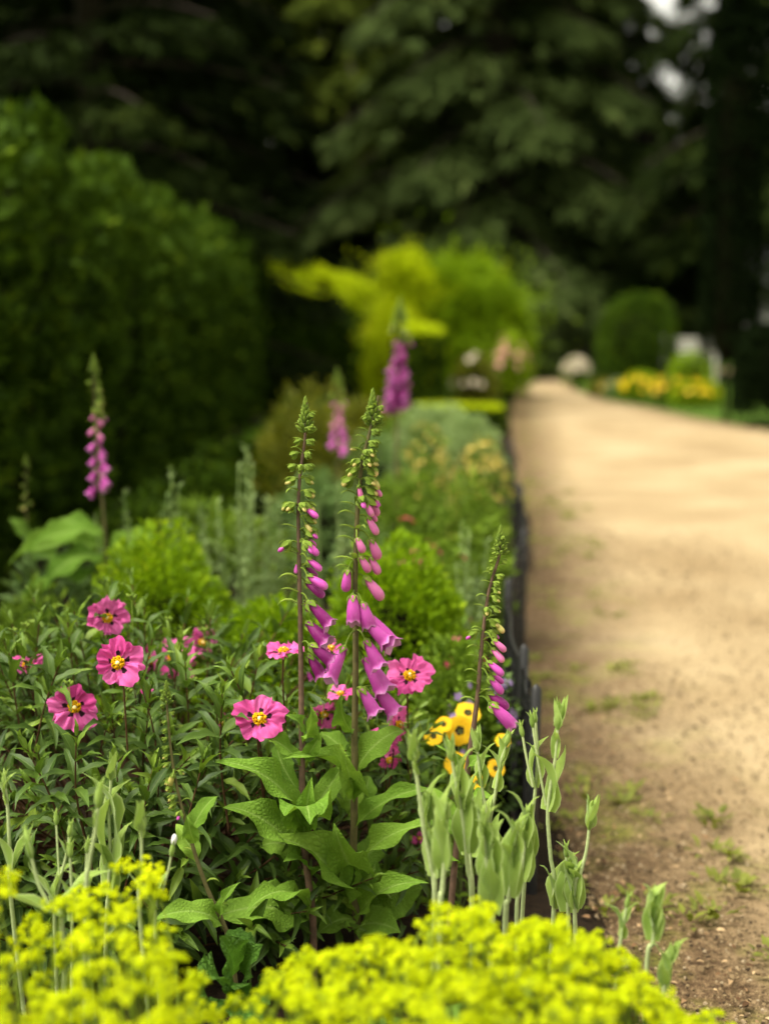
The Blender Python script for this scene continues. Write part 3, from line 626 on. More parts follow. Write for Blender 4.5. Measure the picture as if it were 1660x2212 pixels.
for k in range(9):
    z = 0.01 + (FH - 0.01) * k / 8
    wob = np.stack((0.006 * np.sin(np.arange(60) * .7 + k), 0 * np.arange(60), 0.008 * np.sin(np.arange(60) * .33 + k * 2)), -1)
    q = M().add(*tube(fp - off + wob + (0, 0, z), 0.0032 if k in (0, 8) else 0.0017, 5)); link('wire', q.mesh('wire', MAT['black']), t_)
q = M(); fine = smooth_path(np.c_[fl, np.zeros(len(fl))], 620)
for i in range(620):
    p = fine[i] - off + (0.006 * math.sin(i * .14), 0, 0); q.add(*tube([p, p + (0.004 * math.sin(i), 0, FH * .5), p + (0, 0, FH)], 0.0018, 4))
o = link('netting', q.mesh('netting', MAT['black']), t_); o['kind'] = 'stuff'

# ---------------------------------------------------------------- blurred plants of the middle bed
def shrub_px(name, label, cx, ytop, hw, Y, m, ln, mat, seed, cat='shrub', **kw):
    zt = P(cx, ytop, Y)[2]; rx = hw * Y / FPX
    return shrub(name, label, cat, (PX(cx, Y), Y, zt * .48, rx, rx * .9, zt * .52, 2.0), m, ln, MAT[mat], seed, **kw)
SMALL = leaf(3, 2, 0.55, 'ovate', 0.2, 0.5, 0.3, seed=8)
shrub_px('green_bush', 'bright green small leaved bush behind the rock rose', 345, 1150, 150, 3.6, 6500, 0.021, 'box', 61, T=SMALL, lump=.25, depth=.4, ragged=.012)
shrub_px('green_bush', 'yellow green small leaved bush behind the left tall foxglove', 585, 1285, 150, 3.1, 6500, 0.019, 'box', 62, T=SMALL, lump=.25, depth=.4, ragged=.012)
shrub_px('green_bush', 'bright green small leaved bush behind the pair of tall foxgloves', 860, 1172, 150, 3.4, 7500, 0.021, 'box', 63, T=SMALL, lump=.25, depth=.4, ragged=.012)
shrub_px('green_bush', 'dark green small leaved bush beside the black fence', 985, 1390, 85, 2.95, 2600, 0.02, 'mid', 64, T=SMALL, lump=.25, depth=.4, ragged=.012)
shrub_px('twiggy_bush', 'dark twiggy bush with olive leaves at the foot of the tall hedge', 665, 830, 105, 7.6, 1900, 0.05, 'olive', 65, lump=.3, depth=.6, core=False)
shrub_px('yellow_perennial', 'clump of greenish yellow flower heads in the middle of the bed', 920, 935, 62, 6.2, 1600, 0.03, 'mid', 66, cat='flowers', lump=.25, depth=.6, core=False, flowers=(MAT['tan_petal'], 190, 0.012, 'y'))
shrub_px('tan_perennial', 'clump of tan dried flower heads by the path edge', 1050, 950, 58, 6.6, 900, 0.03, 'mid', 67, cat='flowers', lump=.3, depth=.6, core=False, flowers=(MAT['tan_petal'], 260, 0.013, 't'))
shrub_px('silver_mound', 'silvery foliage mound near the low box hedge', 930, 872, 90, 9.5, 2600, 0.05, 'silver', 68, cat='plant', lump=.2, depth=.5)
shrub_px('silver_mound', 'silvery foliage mound behind the tan flower heads', 1020, 905, 70, 8.6, 2000, 0.045, 'silver', 69, cat='plant', lump=.2, depth=.5)
shrub_px('leafy_perennial', 'grey green leafy clump between the twiggy bush and the green bushes', 690, 1015, 100, 5.6, 1500, 0.045, 'greygreen', 70, cat='plant', lump=.25, depth=.5)
shrub_px('leafy_perennial', 'mid green leafy clump under the yellow flower heads', 870, 1035, 95, 5.2, 1800, 0.04, 'mid', 71, cat='plant', lump=.25, depth=.5)
shrub_px('leafy_perennial', 'fresh green leafy clump in front of the tan flower heads', 1025, 1040, 85, 5.0, 1900, 0.035, 'mid', 72, cat='plant', lump=.25, depth=.5)
shrub_px('leafy_perennial', 'green leafy clump filling the bed before the fence curve', 1035, 1130, 70, 4.3, 1500, 0.03, 'mid', 73, cat='plant', lump=.3, depth=.5)
shrub_px('red_perennial', 'low plant with dull red flowers behind the right green bush', 880, 1140, 75, 4.2, 900, 0.03, 'mid', 74, cat='flowers', lump=.2, depth=.5, flowers=(MAT['red_petal'], 60, 0.02, 'r'))
shrub_px('red_perennial', 'sparse dull red flowers on dark leaves among the silver spires', 965, 1150, 50, 4.0, 600, 0.03, 'mid', 75, cat='flowers', lump=.2, depth=.5, flowers=(MAT['red_petal'], 14, 0.02, 'r'))
shrub_px('red_perennial', 'small dull red flower cluster beside the short foxglove', 1010, 1315, 45, 3.3, 350, 0.025, 'mid', 76, cat='flowers', lump=.2, depth=.5, flowers=(MAT['red_petal'], 8, 0.016, 'r'))
shrub_px('purple_perennial', 'low plant with pale purple flowers against the black fence', 1088, 1465, 40, 2.98, 500, 0.02, 'greygreen', 77, cat='flowers', lump=.2, depth=.5, flowers=(MAT['purple_petal'], 60, 0.011, 'p'))
shrub_px('purple_perennial', 'small pale purple flowers under the right green bush', 1000, 1470, 40, 2.85, 400, 0.02, 'mid', 78, cat='flowers', lump=.2, depth=.5, flowers=(MAT['purple_petal'], 36, 0.010, 'p'))
shrub_px('leafy_perennial', 'dim grey green leafy clump beneath the far left foxglove', 130, 1180, 120, 4.1, 700, 0.055, 'greygreen', 79, cat='plant', lump=.3, depth=.6, core=False)
shrub_px('leafy_perennial', 'dark leafy clump at the foot of the hedge behind the silver spires', 450, 1090, 170, 5.4, 1300, 0.05, 'mid', 80, cat='plant', lump=.3, depth=.6)
shrub_px('leafy_perennial', 'grey leafed clump between hedge and silver mound', 800, 930, 75, 8.0, 1200, 0.05, 'greygreen', 81, cat='plant', lump=.25, depth=.5)
shrub_px('leafy_perennial', 'green clump beside the low box hedge', 880, 905, 60, 11.0, 1200, 0.06, 'mid', 82, cat='plant', lump=.25, depth=.5)

for k, (x, y, hw, Y, mt, lab) in enumerate([(300, 1085, 110, 5.2, 'yew', 'dark filler foliage for the shadow at the hedge foot behind the far left foxglove'), (430, 1010, 110, 6.6, 'yew', 'dark filler foliage for the shadow at the hedge foot behind the silver spires'),  # dark yew coloured fillers, added for the shadow along the hedge foot
        (540, 950, 110, 8.2, 'yew', 'dark filler foliage for the shadow at the hedge foot beside the twiggy bush'), (640, 905, 110, 10.5, 'yew', 'dark filler foliage for the shadow at the hedge foot behind the twiggy bush'), (760, 880, 90, 13.0, 'olive', 'olive foliage filling the bed end before the lower hedge'), (40, 1290, 120, 3.6, 'mid', 'dim leafy foliage under the dark hedge behind the rock rose')]):
    shrub_px('filler_foliage', lab, x, y, hw, Y, 1500, 0.06 * Y / 6, mt, 120 + k, cat='plant', lump=.3, depth=.6)

def spire_plant(name, label, tops, Y, mat, seed, ln=0.03):
    """upright silver stems closely set with small leaves; each stem a part"""
    r = np.random.default_rng(seed); xm = float(np.mean([t[0] for t in tops])); cx = PX(xm, Y); zb = bedz(cx, Y)
    t_ = thing(name, label, 'plant', (cx, Y, zb)); off = np.array((cx, Y, zb))
    T = leaf(3, 2, 0.34, 'lance', 0.2, 0.5, 0.3, seed=seed)
    for (x, y) in tops:
        yy = Y + r.uniform(-.15, .15); tip = P(x, y, yy); b = np.array((cx + (tip[0] - cx) * .6, yy, zb - 0.02))
        pts = smooth_path([b - off, (b + (tip - b) * .5 + (r.uniform(-.01, .01), 0, 0)) - off, tip - off], 8)
        q = M().add(*tube(pts, np.linspace(.005, .002, 8), 5)); n = int(60 * np.linalg.norm(tip - b) / 0.6)
        s = r.random(n) ** 0.7; bp = np.stack([np.interp(s, np.linspace(0, 1, 8), pts[:, k]) for k in range(3)], -1)
        a = r.uniform(0, 6.28, n); d = np.stack((np.cos(a), np.sin(a), r.uniform(.5, 1.4, n)), -1)
        q.scatter(T, frames(d, np.array((0, 0, 1.)) + .2 * r.normal(size=(n, 3))) * (ln * (1.35 - s * .7) * r.uniform(.7, 1.2, n))[:, None, None], bp)
        link('leafy_stem', q.mesh('leafy_stem', mat), t_)
    return t_
rr = random.Random(5)
spire_plant('silver_spire', 'tall silvery leafed spires behind the bright green bushes', [(530, 965), (545, 1000), (515, 1010)] + [(rr.uniform(430, 620), rr.uniform(1060, 1190)) for _ in range(16)], 4.2, MAT['silver'], 91, .04)
spire_plant('silver_spire', 'silvery spires standing at the left of the bright green bush', [(370, 1015), (385, 1050), (360, 1070), (350, 1110), (400, 1120)], 4.0, MAT['silver'], 92, .035)
spire_plant('silver_spire', 'pair of pale spires under the far left foxglove', [(268, 1062), (205, 1110), (280, 1120)], 3.9, MAT['silver'], 93, .032)
spire_plant('silver_spire', 'silvery stems between the right green bush and the short foxglove', [(rr.uniform(985, 1060), rr.uniform(1120, 1260)) for _ in range(10)], 3.7, MAT['silver'], 94, .03)
spire_plant('silver_spire', 'silvery stems rising behind the pair of tall foxgloves', [(rr.uniform(640, 770), rr.uniform(1030, 1180)) for _ in range(12)], 4.6, MAT['silver'], 95, .035)
spire_plant('silver_spire', 'silvery stems behind the red flowers', [(rr.uniform(780, 860), rr.uniform(1060, 1150)) for _ in range(6)], 4.7, MAT['greygreen'], 96, .035)
spire_plant('cream_spire', 'pale cream flower spikes below the yellow flower heads', [(980, 1000), (965, 1020), (990, 1035)], 5.6, MAT['tan_petal'], 97, .022)

# ---------------------------------------------------------------- foxgloves
def chord(T):
    """turn and scale a leaf so that its tip is at (0,1,0)"""
    V, F, UV = T; tip = V[UV[:, 1] > 0.999].mean(0); a = math.atan2(tip[2], tip[1]); c, s = math.cos(-a), math.sin(-a)
    W = V.copy(); W[:, 1] = V[:, 1] * c - V[:, 2] * s; W[:, 2] = V[:, 1] * s + V[:, 2] * c
    return W / np.hypot(tip[1], tip[2]), F, UV
FOXL = [M().add(*chord(leaf(16, 6, 0.42, 'petiole', u, d, f, wv, 2.3, serr=.06, curl=c, seed=k))).mesh('leaf', MAT['fox_leaf'])
        for k, (u, d, f, wv, c) in enumerate([(0.7, 1.3, .25, .28, .3), (0.5, 1.0, .35, .34, .6), (0.9, 1.7, .15, .3, .2), (0.35, .7, .45, .4, .9), (0.6, 1.5, .1, .45, 0)])]
BRACT = [M().add(*chord(leaf(5, 2, 0.30, 'lance', .7, d, .5, seed=k))).mesh('bract', MAT['calyx']) for k, d in enumerate((1.2, 1.8, 0.8))]

def bell_mesh(kind, mat, wide, seed):
    r = np.random.default_rng(seed); n = 20
    if kind == 'open':
        pr = [(.07, 0), (.12, .03), (.145, .1), (.165, .22), (.20, .4), (.235, .6), (.25, .76), (.262, .86), (.31, .94), (.365, .985), (.37, 1.0), (.34, .985), (.25, .9), (.21, .7), (.15, .3)]
        vv = [0, .04, .1, .22, .4, .6, .74, .82, .9, .96, 1.0, 1.0, 1.0, .97, .9]
    elif kind == 'half':
        pr = [(.07, 0), (.13, .04), (.16, .13), (.19, .3), (.225, .52), (.24, .72), (.235, .85), (.235, .94), (.25, 1.0), (.22, .985), (.16, .9), (.12, .6)]
        vv = [0, .04, .13, .3, .52, .72, .82, .93, 1.0, 1, 1, .9]
    else:
        pr = [(.06, 0), (.12, .04), (.16, .15), (.20, .36), (.235, .58), (.24, .76), (.20, .89), (.12, .965), (.03, .99), (.005, .985)]
        vv = [0, .04, .15, .36, .58, .76, .88, .95, .98, 1]
    V, F, UV = lathe(pr, n); k = len(pr); V = V.reshape(k, n + 1, 3); th = np.linspace(0, 2 * np.pi, n + 1)
    UV = UV.copy().reshape(k, n + 1, 2); UV[:, :, 1] = np.array(vv)[:, None]
    ph = r.uniform(0, 6.28)
    for i, (rad, y) in enumerate(pr):
        f = max(0, (y - .7) / .3) if kind != 'closed' else 0
        lob = 1 + f * 0.10 * np.cos(5 * th) + 0.02 * np.sin(3 * th + ph)
        V[i, :, 0] *= lob * wide; V[i, :, 2] *= lob * wide * .92
        V[i, :, 1] += f * (0.07 * np.cos(5 * th) - 0.10 * np.sin(th)) * .8
        V[i, :, 2] -= 0.05 * math.sin(math.pi * y) * -1     # belly below
    return M().add(V.reshape(-1, 3), F, UV.reshape(-1, 2)).mesh('bell', MAT[mat])
BELL = {}
def bell(kind, mat, wide):
    key = (kind, mat, round(wide, 1)); v = RND.randint(0, 1)
    if (key, v) not in BELL: BELL[(key, v)] = bell_mesh(kind, mat, key[2], len(BELL))
    return BELL[(key, v)]

def calyx_T(L=1.0):
    q = M(); S = leaf(4, 2, 0.60, 'ovate', .12, .35, .5); a = np.arange(5) * 2 * np.pi / 5 + .3
    dirs = np.stack((np.cos(a) * .55, np.full(5, .85), np.sin(a) * .55), -1); out = np.stack((np.cos(a), -.4 + 0 * a, np.sin(a)), -1)
    q.scatter(S, frames(dirs, out) * L, np.stack((np.cos(a) * .1, 0 * a - .08, np.sin(a) * .1), -1) * L)
    b = blob(.26 * L, .34 * L, .26 * L, 8, 5); q.add(b[0] + (0, .12 * L, 0), b[1], b[2])
    return np.concatenate(q.v), np.concatenate(q.f), np.concatenate(q.uv)
CAL = calyx_T()

def bud_mesh(tip, k):
    """pedicel, green calyx and the tip of the corolla peeping out; unit about 1, out along +Y, up +Z"""
    q = M(); q.add(*tube(smooth_path([(0, 0, 0), (0, .3, .16), (0, .5, .10)], 5), [.06, .05, .05, .05, .07], 5))
    ax = np.array((0, .78, -.62 + .1 * k)); R = frames(ax[None], np.array([(0, .6, .8)]))
    b = blob(.24, .36, .22, 9, 6); W = b[0].copy(); W[:, 0] *= 1 - .25 * (W[:, 1] / .36); q.scatter((W + (0, .22, 0), b[1], b[2]), R, np.array([(0, .5, .1)]))
    a = np.arange(5) * 1.2566; S = leaf(3, 2, .5, 'ovate', .25, .7, .3)
    dl = np.stack((np.cos(a) * .25, np.full(5, 1.), np.sin(a) * .25), -1); RR = np.einsum('ij,mjk->mik', R[0], frames(dl, np.stack((np.cos(a), 0 * a, np.sin(a)), -1)))
    q.scatter(S, RR * .62, np.array((0, .5, .1)) + np.einsum('ij,mj->mi', R[0], np.stack((np.cos(a) * .2, 0 * a + .05, np.sin(a) * .2), -1)))
    if tip:
        b = blob(.15, .24, .14, 8, 6); q.scatter((b[0] + (0, .50 + .1 * (tip == 2), 0), b[1], b[2]), R, np.array([(0, .5, .1)]), 1)
    return q.mesh('bud', [MAT['calyx'], MAT['bell_bud' if tip < 2 else 'bell_mid']])
BUD = {(t, k): bud_mesh(t, k) for t in (0, 1, 2) for k in (0, 1)}

def spike_tip(length, width, seed, mat='calyx'):
    r = np.random.default_rng(seed); q = M(); n = 46; s = np.arange(n) / n
    a = np.arange(n) * 2.39996; rad = width * (1 - s) ** .7
    d = np.stack((np.cos(a) * (1 - s * .8), np.sin(a) * (1 - s * .8), .5 + 1.6 * s), -1)
    b = blob(.2, .5, .2, 6, 4); T = (b[0] + (0, .45, 0), b[1], b[2])
    p = np.stack((np.cos(a) * rad * .25, np.sin(a) * rad * .25, s * length), -1)
    q.scatter(T, frames(d, np.array((0, 0, 1.)) + .01) * (width * (1.0 - .55 * s))[:, None, None], p)
    q.scatter(leaf(3, 1, .3, 'lance', .2, .9, .3), frames(d * (1.2, 1.2, .7), np.array((0, 0, 1.)) + .01) * (width * (.95 - .45 * s))[:, None, None], p)
    return q.mesh('spike_tip', MAT[mat])

def foxglove(name, label, stem, Y, bells, leaves, bud_to, seed, rad=0.0065, smat='stem_purple', side=0.0, nb=24, tipscale=1.0, base_drop=None, group=None, bracts=20, tipmat='calyx'):
    r = random.Random(seed)
    pts = [P(x, y, Y) for x, y in stem]; low = pts[-1]
    base = np.array((low[0] + (base_drop or 0.0), Y, bedz(low[0], Y) - 0.015))
    t_ = thing(name, label, 'foxglove', base, group); off = base
    path = smooth_path(pts[::-1] if base[2] > low[2] - 0.02 else [base] + pts[::-1], 40)
    q = M().add(*tube(path - off, np.linspace(rad, rad * .32, 40), 8)); link('stem', q.mesh('stem', MAT[smat]), t_)
    tl = 0.052 * tipscale; tdir = unit(path[-1] - path[-3])
    link('spike_tip', spike_tip(tl, 0.0165 * tipscale, seed, tipmat), t_, path[-1] - off - tdir * tl * .92)
    def at_z(z):
        i = int(np.argmin(np.abs(path[:, 2] - z))); return path[i]
    for (x0, y0, x1, y1, kind, mat, wide, dy) in bells:
        a = P(x0, y0, Y + dy); b = P(x1, y1, Y + dy + r.uniform(-.006, .012) - 0.006)
        ax = b - a; L = np.linalg.norm(ax); st = at_z(a[2] + 0.006)
        if kind == 'open': L *= 1.0
        R = frames(ax[None], np.array([[-.25 * ax[0] / L, -.55, .75]]))[0]
        q = M(); cs = 0.35 * min(L, 0.050)
        q.scatter(scaled(CAL, cs), R[None], (a - off)[None])
        q.add(*tube(smooth_path([st - off, (st * .5 + a * .5) - off + (0, 0, 0.006), a - off], 6), 0.0014, 5))
        f = link('flower', q.mesh('flower', MAT['calyx']), t_)
        link('bell', bell(kind, mat, wide), f, a - off, R * L)
    # green buds and bracts
    ztop, zb = path[-1][2] - tl * .3, P(0, bud_to, Y)[2]
    for i in range(nb):
        u = (i + .5) / nb; z = ztop + (zb - ztop) * u ** 1.0; st = at_z(z); sz = (0.010 + 0.013 * u) * tipscale
        az = side + r.gauss(0, .75) if r.random() > .28 - .1 * u else side + math.pi + r.gauss(0, .6)
        d = np.array((math.cos(az), -abs(math.sin(az)) * .9 + .1, 0.25 * (1 - u) - .05)); R = frames(d[None], np.array([[0, 0, 1.]]))[0]
        tipk = 0 if u < .5 else (1 if u < .85 or r.random() < .5 else 2)
        link('bud', BUD[(tipk, i % 2)], t_, st - off, R * sz * 1.25)
    zl = P(0, stem[-1][1], Y)[2]
    for i in range(bracts):
        u = (i + .5) / bracts; z = ztop + (zb - 0.12 - ztop) * u; st = at_z(z)
        az = side + math.pi + r.gauss(0, .55) if i % 3 else side + r.gauss(0, .8)
        d = np.array((math.cos(az), -.5 * abs(math.sin(az)), r.uniform(.0, .5))); R = frames(d[None], np.array([[0, 0, 1.]]))[0]
        link('bract', BRACT[i % 3], t_, st - off, R * (0.019 + 0.018 * u) * tipscale)
    for (x0, y0, x1, y1, wpx, dy0, dy1, k, nh) in leaves:
        a = P(x0, y0, Y + dy0); b = P(x1, y1, Y + dy1); ax = b - a; L = np.linalg.norm(ax)
        R = frames(ax[None], np.array([nh], float))[0]; ws = (wpx * Y / FPX) / (0.42 * L)
        link('leaf', FOXL[k % 5], t_, a - off, R * np.array((ws * L, L, L))[None, :])
    return t_

def K(l): return [(531.2 + .38 * a, 796.8 + .38 * b, 531.2 + .38 * c, 796.8 + .38 * d, k, m, w_, dy) for a, b, c, d, k, m, w_, dy in l]
def S(l): return [(531.2 + .38 * a, 796.8 + .38 * b) for a, b in l]
def LV(l): return [(464.8 + .32 * a, 1560.4 + .32 * b, 464.8 + .32 * c, 1560.4 + .32 * d, w_ * .32, e, f, k, n) for a, b, c, d, w_, e, f, k, n in l]

UPC = (0, -.55, .8)      # upper side turned up and towards the path side viewer
foxglove('foxglove', 'tall foxglove with deep magenta bells on a purple brown stem', S([(345, 190), (335, 400), (307, 600), (297, 800), (300, 1000), (303, 1200), (308, 1400), (311, 1600), (313, 1800), (316, 2000), (319, 2180)]) + [(653, 1784), (664, 1890), (676, 1989)], 2.2,
    K([(355, 1325, 478, 1462, 'open', 'bell_deep', .85, -.012), (345, 1440, 462, 1565, 'open', 'bell_deep', 1.0, .004), (362, 1570, 488, 1668, 'open', 'bell_deep', .9, -.012),
       (352, 1625, 430, 1745, 'open', 'bell_deep', .9, .006), (350, 1720, 372, 1772, 'half', 'bell_deep', 1.1, .01), (336, 1310, 356, 1375, 'half', 'bell_deep', .9, .015),
       (350, 1178, 464, 1250, 'closed', 'bell_mid', .8, -.012), (338, 1212, 446, 1298, 'closed', 'bell_deep', .85, .008), (350, 1080, 430, 1148, 'closed', 'bell_mid', .85, -.01),
       (340, 1120, 405, 1185, 'closed', 'bell_deep', .8, .01), (338, 985, 412, 1062, 'closed', 'bell_mid', .85, -.012), (345, 960, 398, 1012, 'closed', 'bell_mid', .8, .008),
       (338, 795, 410, 848, 'closed', 'bell_mid', .85, -.01), (336, 880, 374, 928, 'closed', 'bell_bud', .9, -.005), (292, 1105, 282, 1165, 'closed', 'bell_mid', .8, .008)]),
    LV([(560, 620, 0, 268, 175, .0, -.06, 0, UPC), (575, 880, 55, 575, 215, 0, -.03, 1, UPC), (600, 520, 440, 150, 120, 0, .08, 2, (-.5, -.6, .6)), (590, 300, 225, 80, 105, 0, -.02, 0, UPC),
        (600, 730, 650, 370, 150, .0, -.05, 3, (0, -.9, .3)), (590, 700, 530, 560, 95, 0, -.06, 3, (0, -.9, .3)), (600, 780, 640, 690, 290, .0, -.16, 4, (0, -.2, 1)), (620, 660, 860, 300, 130, 0, .07, 0, (.3, -.6, .7)),
        (600, 860, 300, 840, 200, .03, .03, 4, UPC), (620, 1040, 460, 940, 160, .02, -.05, 1, UPC), (640, 1300, 200, 1300, 170, 0, -.12, 2, (0, -.3, 1)), (640, 1320, 260, 1240, 190, .03, .0, 0, (0, -.4, 1)),
        (650, 1330, -20, 1330, 260, .02, -.03, 4, (0, -.6, .9)), (660, 1350, 620, 1040, 140, .05, .08, 1, UPC), (590, 130, 640, -120, 90, 0, -.04, 3, (.4, -.8, .3)), (595, 100, 470, -50, 85, 0, -.03, 0, UPC), (600, 250, 720, 60, 90, 0, -.02, 1, (.3, -.7, .5))]),
    1170, 101, nb=40)
foxglove('foxglove', 'tallest foxglove with soft pink purple open bells and lime green tip', S([(752, 150), (735, 240), (692, 400), (662, 520), (646, 640), (636, 760), (628, 900), (622, 1100), (618, 1300), (622, 1450), (622, 1700), (618, 2000), (615, 2150)]) + [(766, 1640), (764, 1785), (762, 1881), (770, 1986)], 2.30,
    K([(606, 1285, 612, 1452, 'half', 'bell_mid', 1.0, -.02), (660, 1330, 700, 1478, 'half', 'bell_mid', 1.1, -.02), (690, 1400, 836, 1580, 'open', 'bell_mid', .85, .0), (672, 1440, 800, 1560, 'open', 'bell_mid', .95, -.02),
       (678, 1540, 760, 1700, 'open', 'bell_mid', .95, -.02), (672, 1640, 790, 1840, 'open', 'bell_mid', .9, .01), (650, 1815, 735, 1965, 'open', 'bell_mid', .95, -.02), (728, 1805, 850, 1962, 'open', 'bell_mid', .9, .01),
       (560, 1580, 470, 1775, 'open', 'bell_mid', .85, -.045), (578, 1140, 565, 1270, 'closed', 'bell_mid', .95, -.01), (674, 1185, 778, 1315, 'closed', 'bell_pink', .85, .0), (628, 960, 668, 1048, 'closed', 'bell_pink', 1.0, -.015),
       (705, 965, 755, 1085, 'closed', 'bell_pink', .95, .0), (645, 1065, 702, 1158, 'closed', 'bell_pink', .95, -.01), (705, 1070, 757, 1170, 'closed', 'bell_pink', .9, .01), (690, 845, 748, 945, 'closed', 'bell_pink', .85, 0),
       (672, 755, 720, 840, 'closed', 'bell_pink', .85, -.01), (705, 740, 752, 838, 'closed', 'bell_pink', .8, .01), (700, 800, 742, 870, 'closed', 'bell_pink', .85, .01), (725, 665, 770, 728, 'closed', 'bell_pink', .85, 0),
       (708, 705, 752, 782, 'closed', 'bell_pink', .8, 0), (640, 665, 655, 742, 'closed', 'bell_pink', .85, -.015), (710, 600, 752, 688, 'closed', 'bell_bud', .8, 0), (632, 462, 592, 458, 'closed', 'bell_bud', .8, 0), (715, 545, 745, 608, 'closed', 'bell_bud', .8, 0)]),
    LV([(930, 560, 455, 245, 135, 0, -.14, 0, UPC), (930, 990, 800, 680, 250, 0, -.12, 3, (0, -.95, .2)), (960, 1000, 1590, 705, 120, 0, -.05, 2, UPC), (945, 1010, 1215, 760, 170, .04, .10, 0, UPC), (960, 1260, 1090, 935, 270, .03, .03, 1, (0, -.9, .5)),
        (985, 1250, 1420, 1060, 290, .06, .05, 4, (.2, -.9, .5)), (960, 1340, 1440, 1085, 160, -.02, -.1, 0, UPC), (945, 330, 1275, 60, 160, 0, .03, 2, UPC), (920, 640, 915, 200, 190, .03, .07, 1, (-.2, -1, .3)), (935, 720, 1480, 455, 120, 0, -.02, 0, UPC),
        (940, 480, 840, 140, 140, 0, -.10, 3, (0, -.9, .4)), (915, 1250, 330, 775, 240, -.03, -.14, 1, UPC), (940, 620, 1030, 360, 120, .02, .08, 0, (.3, -.9, .4)), (930, 1290, 800, 1000, 170, .05, .06, 4, UPC), (960, 1380, 1250, 1420, 230, 0, -.05, 0, UPC),
        (925, 260, 700, 80, 110, 0, .04, 0, UPC), (920, 60, 850, -190, 110, 0, -.05, 3, (-.3, -.9, .3)), (935, 1100, 1250, 1100, 240, .08, .10, 1, (0, -.7, .7)), (930, 1330, 690, 1430, 170, 0, -.05, 4, UPC)]),
    1085, 102, rad=0.0075, nb=38, smat='stem_olive', base_drop=.01, tipscale=1.08)
foxglove('foxglove', 'shorter leaning foxglove next to the black netting fence', S([(1447, 915), (1440, 1050), (1402, 1180), (1372, 1300), (1346, 1500), (1331, 1650), (1320, 1800), (1310, 1900), (1290, 2050), (1270, 2180)]) + [(1005, 1690), (990, 1789), (980, 1880)], 2.2,
    K([(1385, 1905, 1522, 2042, 'half', 'bell_mid', .75, -.015), (1370, 1845, 1492, 1932, 'closed', 'bell_deep', .8, 0), (1378, 1755, 1458, 1848, 'closed', 'bell_mid', .8, -.01), (1395, 1735, 1462, 1788, 'closed', 'bell_mid', .8, .01),
       (1372, 1665, 1462, 1745, 'closed', 'bell_mid', .8, -.01), (1395, 1590, 1464, 1668, 'closed', 'bell_pink', .8, 0), (1400, 1540, 1476, 1608, 'closed', 'bell_pink', .8, -.01), (1405, 1440, 1466, 1502, 'closed', 'bell_bud', .8, 0)]),
    LV([(1700, 480, 1480, 150, 60, 0, -.02, 1, UPC), (1640, 600, 1900, 520, 90, 0, -.06, 0, UPC), (1640, 700, 1470, 440, 130, .03, .06, 1, (-.3, -.9, .3)), (1630, 760, 1380, 640, 110, 0, .02, 0, UPC), (1700, 330, 1860, 230, 60, 0, -.02, 2, UPC),
        (1640, 880, 1900, 700, 140, .02, .05, 4, UPC), (1620, 950, 1420, 820, 150, .02, -.02, 1, UPC)]),
    1370, 103, rad=.0058, nb=20, tipscale=.82, base_drop=-.02)
foxglove('foxglove', 'slender leaning foxglove stem with sparse green buds before the rock rose', [(356, 1478), (362, 1540), (368, 1610), (378, 1680), (393, 1745), (410, 1805), (428, 1865), (452, 1930), (480, 1990), (500, 2060)], 2.02,
    [(375, 1672, 366, 1698, 'closed', 'bell_bud', .9, -.01)], [(478, 1985, 520, 1905, 22, 0, -.02, 0, UPC), (425, 1860, 380, 1780, 40, .03, .05, 1, UPC), (420, 1820, 405, 1760, 30, -.01, -.03, 3, (0, -1, .2)), (412, 1800, 470, 1720, 34, 0, .03, 0, UPC), (480, 2000, 330, 1990, 50, 0, -.06, 2, UPC)],
    1760, 104, rad=.0042, nb=18, smat='stem_olive', side=math.pi, tipscale=.6, bracts=8, base_drop=.02)

# blurred foxgloves farther back
def far_foxglove(label, stem, Y, ytop_bell, ybot, n, mats, wpx, seed, leaves=(), **kw):
    r = random.Random(seed); bells = []
    xs = np.interp(np.linspace(ytop_bell, ybot, n), [p[1] for p in stem], [p[0] for p in stem])
    for i in range(n):
        u = i / max(n - 1, 1); y = ytop_bell + (ybot - ytop_bell) * u; s = (-1, 1, .5)[i % 3] if wpx < 35 else (-1, 1, .1, .6, -.5)[i % 5]; L = wpx * (.55 + .5 * u)
        bells.append((xs[i] + s * L * .12, y, xs[i] + s * L * .62 + r.uniform(-4, 4), y + L * .75, 'open' if u > .35 else 'closed', mats[min(int(u * len(mats)), len(mats) - 1)], 1.0 if wpx < 35 else 1.3, r.uniform(-.03, .02)))
    return foxglove('foxglove', label, stem, Y, bells, list(leaves), ytop_bell + 8, seed, **kw)
far_foxglove('lone blurred foxglove with pink purple bells in front of the dark hedge', [(202, 770), (204, 850), (208, 930), (213, 1010), (222, 1090), (228, 1180), (232, 1260)], 4.0, 895, 1045, 16, ['bell_pink', 'bell_mid', 'bell_mid'], 34, 111,
    leaves=[(225, 1150, 60, 1200, 45, 0, -.05, 0, UPC), (225, 1180, 20, 1225, 50, .02, 0, 1, UPC), (228, 1200, 100, 1270, 50, 0, -.1, 2, UPC), (228, 1200, 340, 1160, 45, 0, .05, 1, UPC), (226, 1170, 120, 1130, 40, .05, .1, 0, UPC), (228, 1230, 50, 1300, 50, 0, -.1, 4, UPC)], nb=14, rad=.006, smat='stem_olive', tipscale=1.0, bracts=4)
far_foxglove('tall blurred foxglove packed with magenta bells near the golden shrub', [(864, 650), (863, 720), (860, 790), (858, 860), (856, 930), (855, 1010)], 5.4, 735, 862, 36, ['bell_deep', 'bell_deep', 'bell_deep'], 36, 112, nb=14, rad=.008, smat='stem_olive', tipscale=1.6, bracts=4)
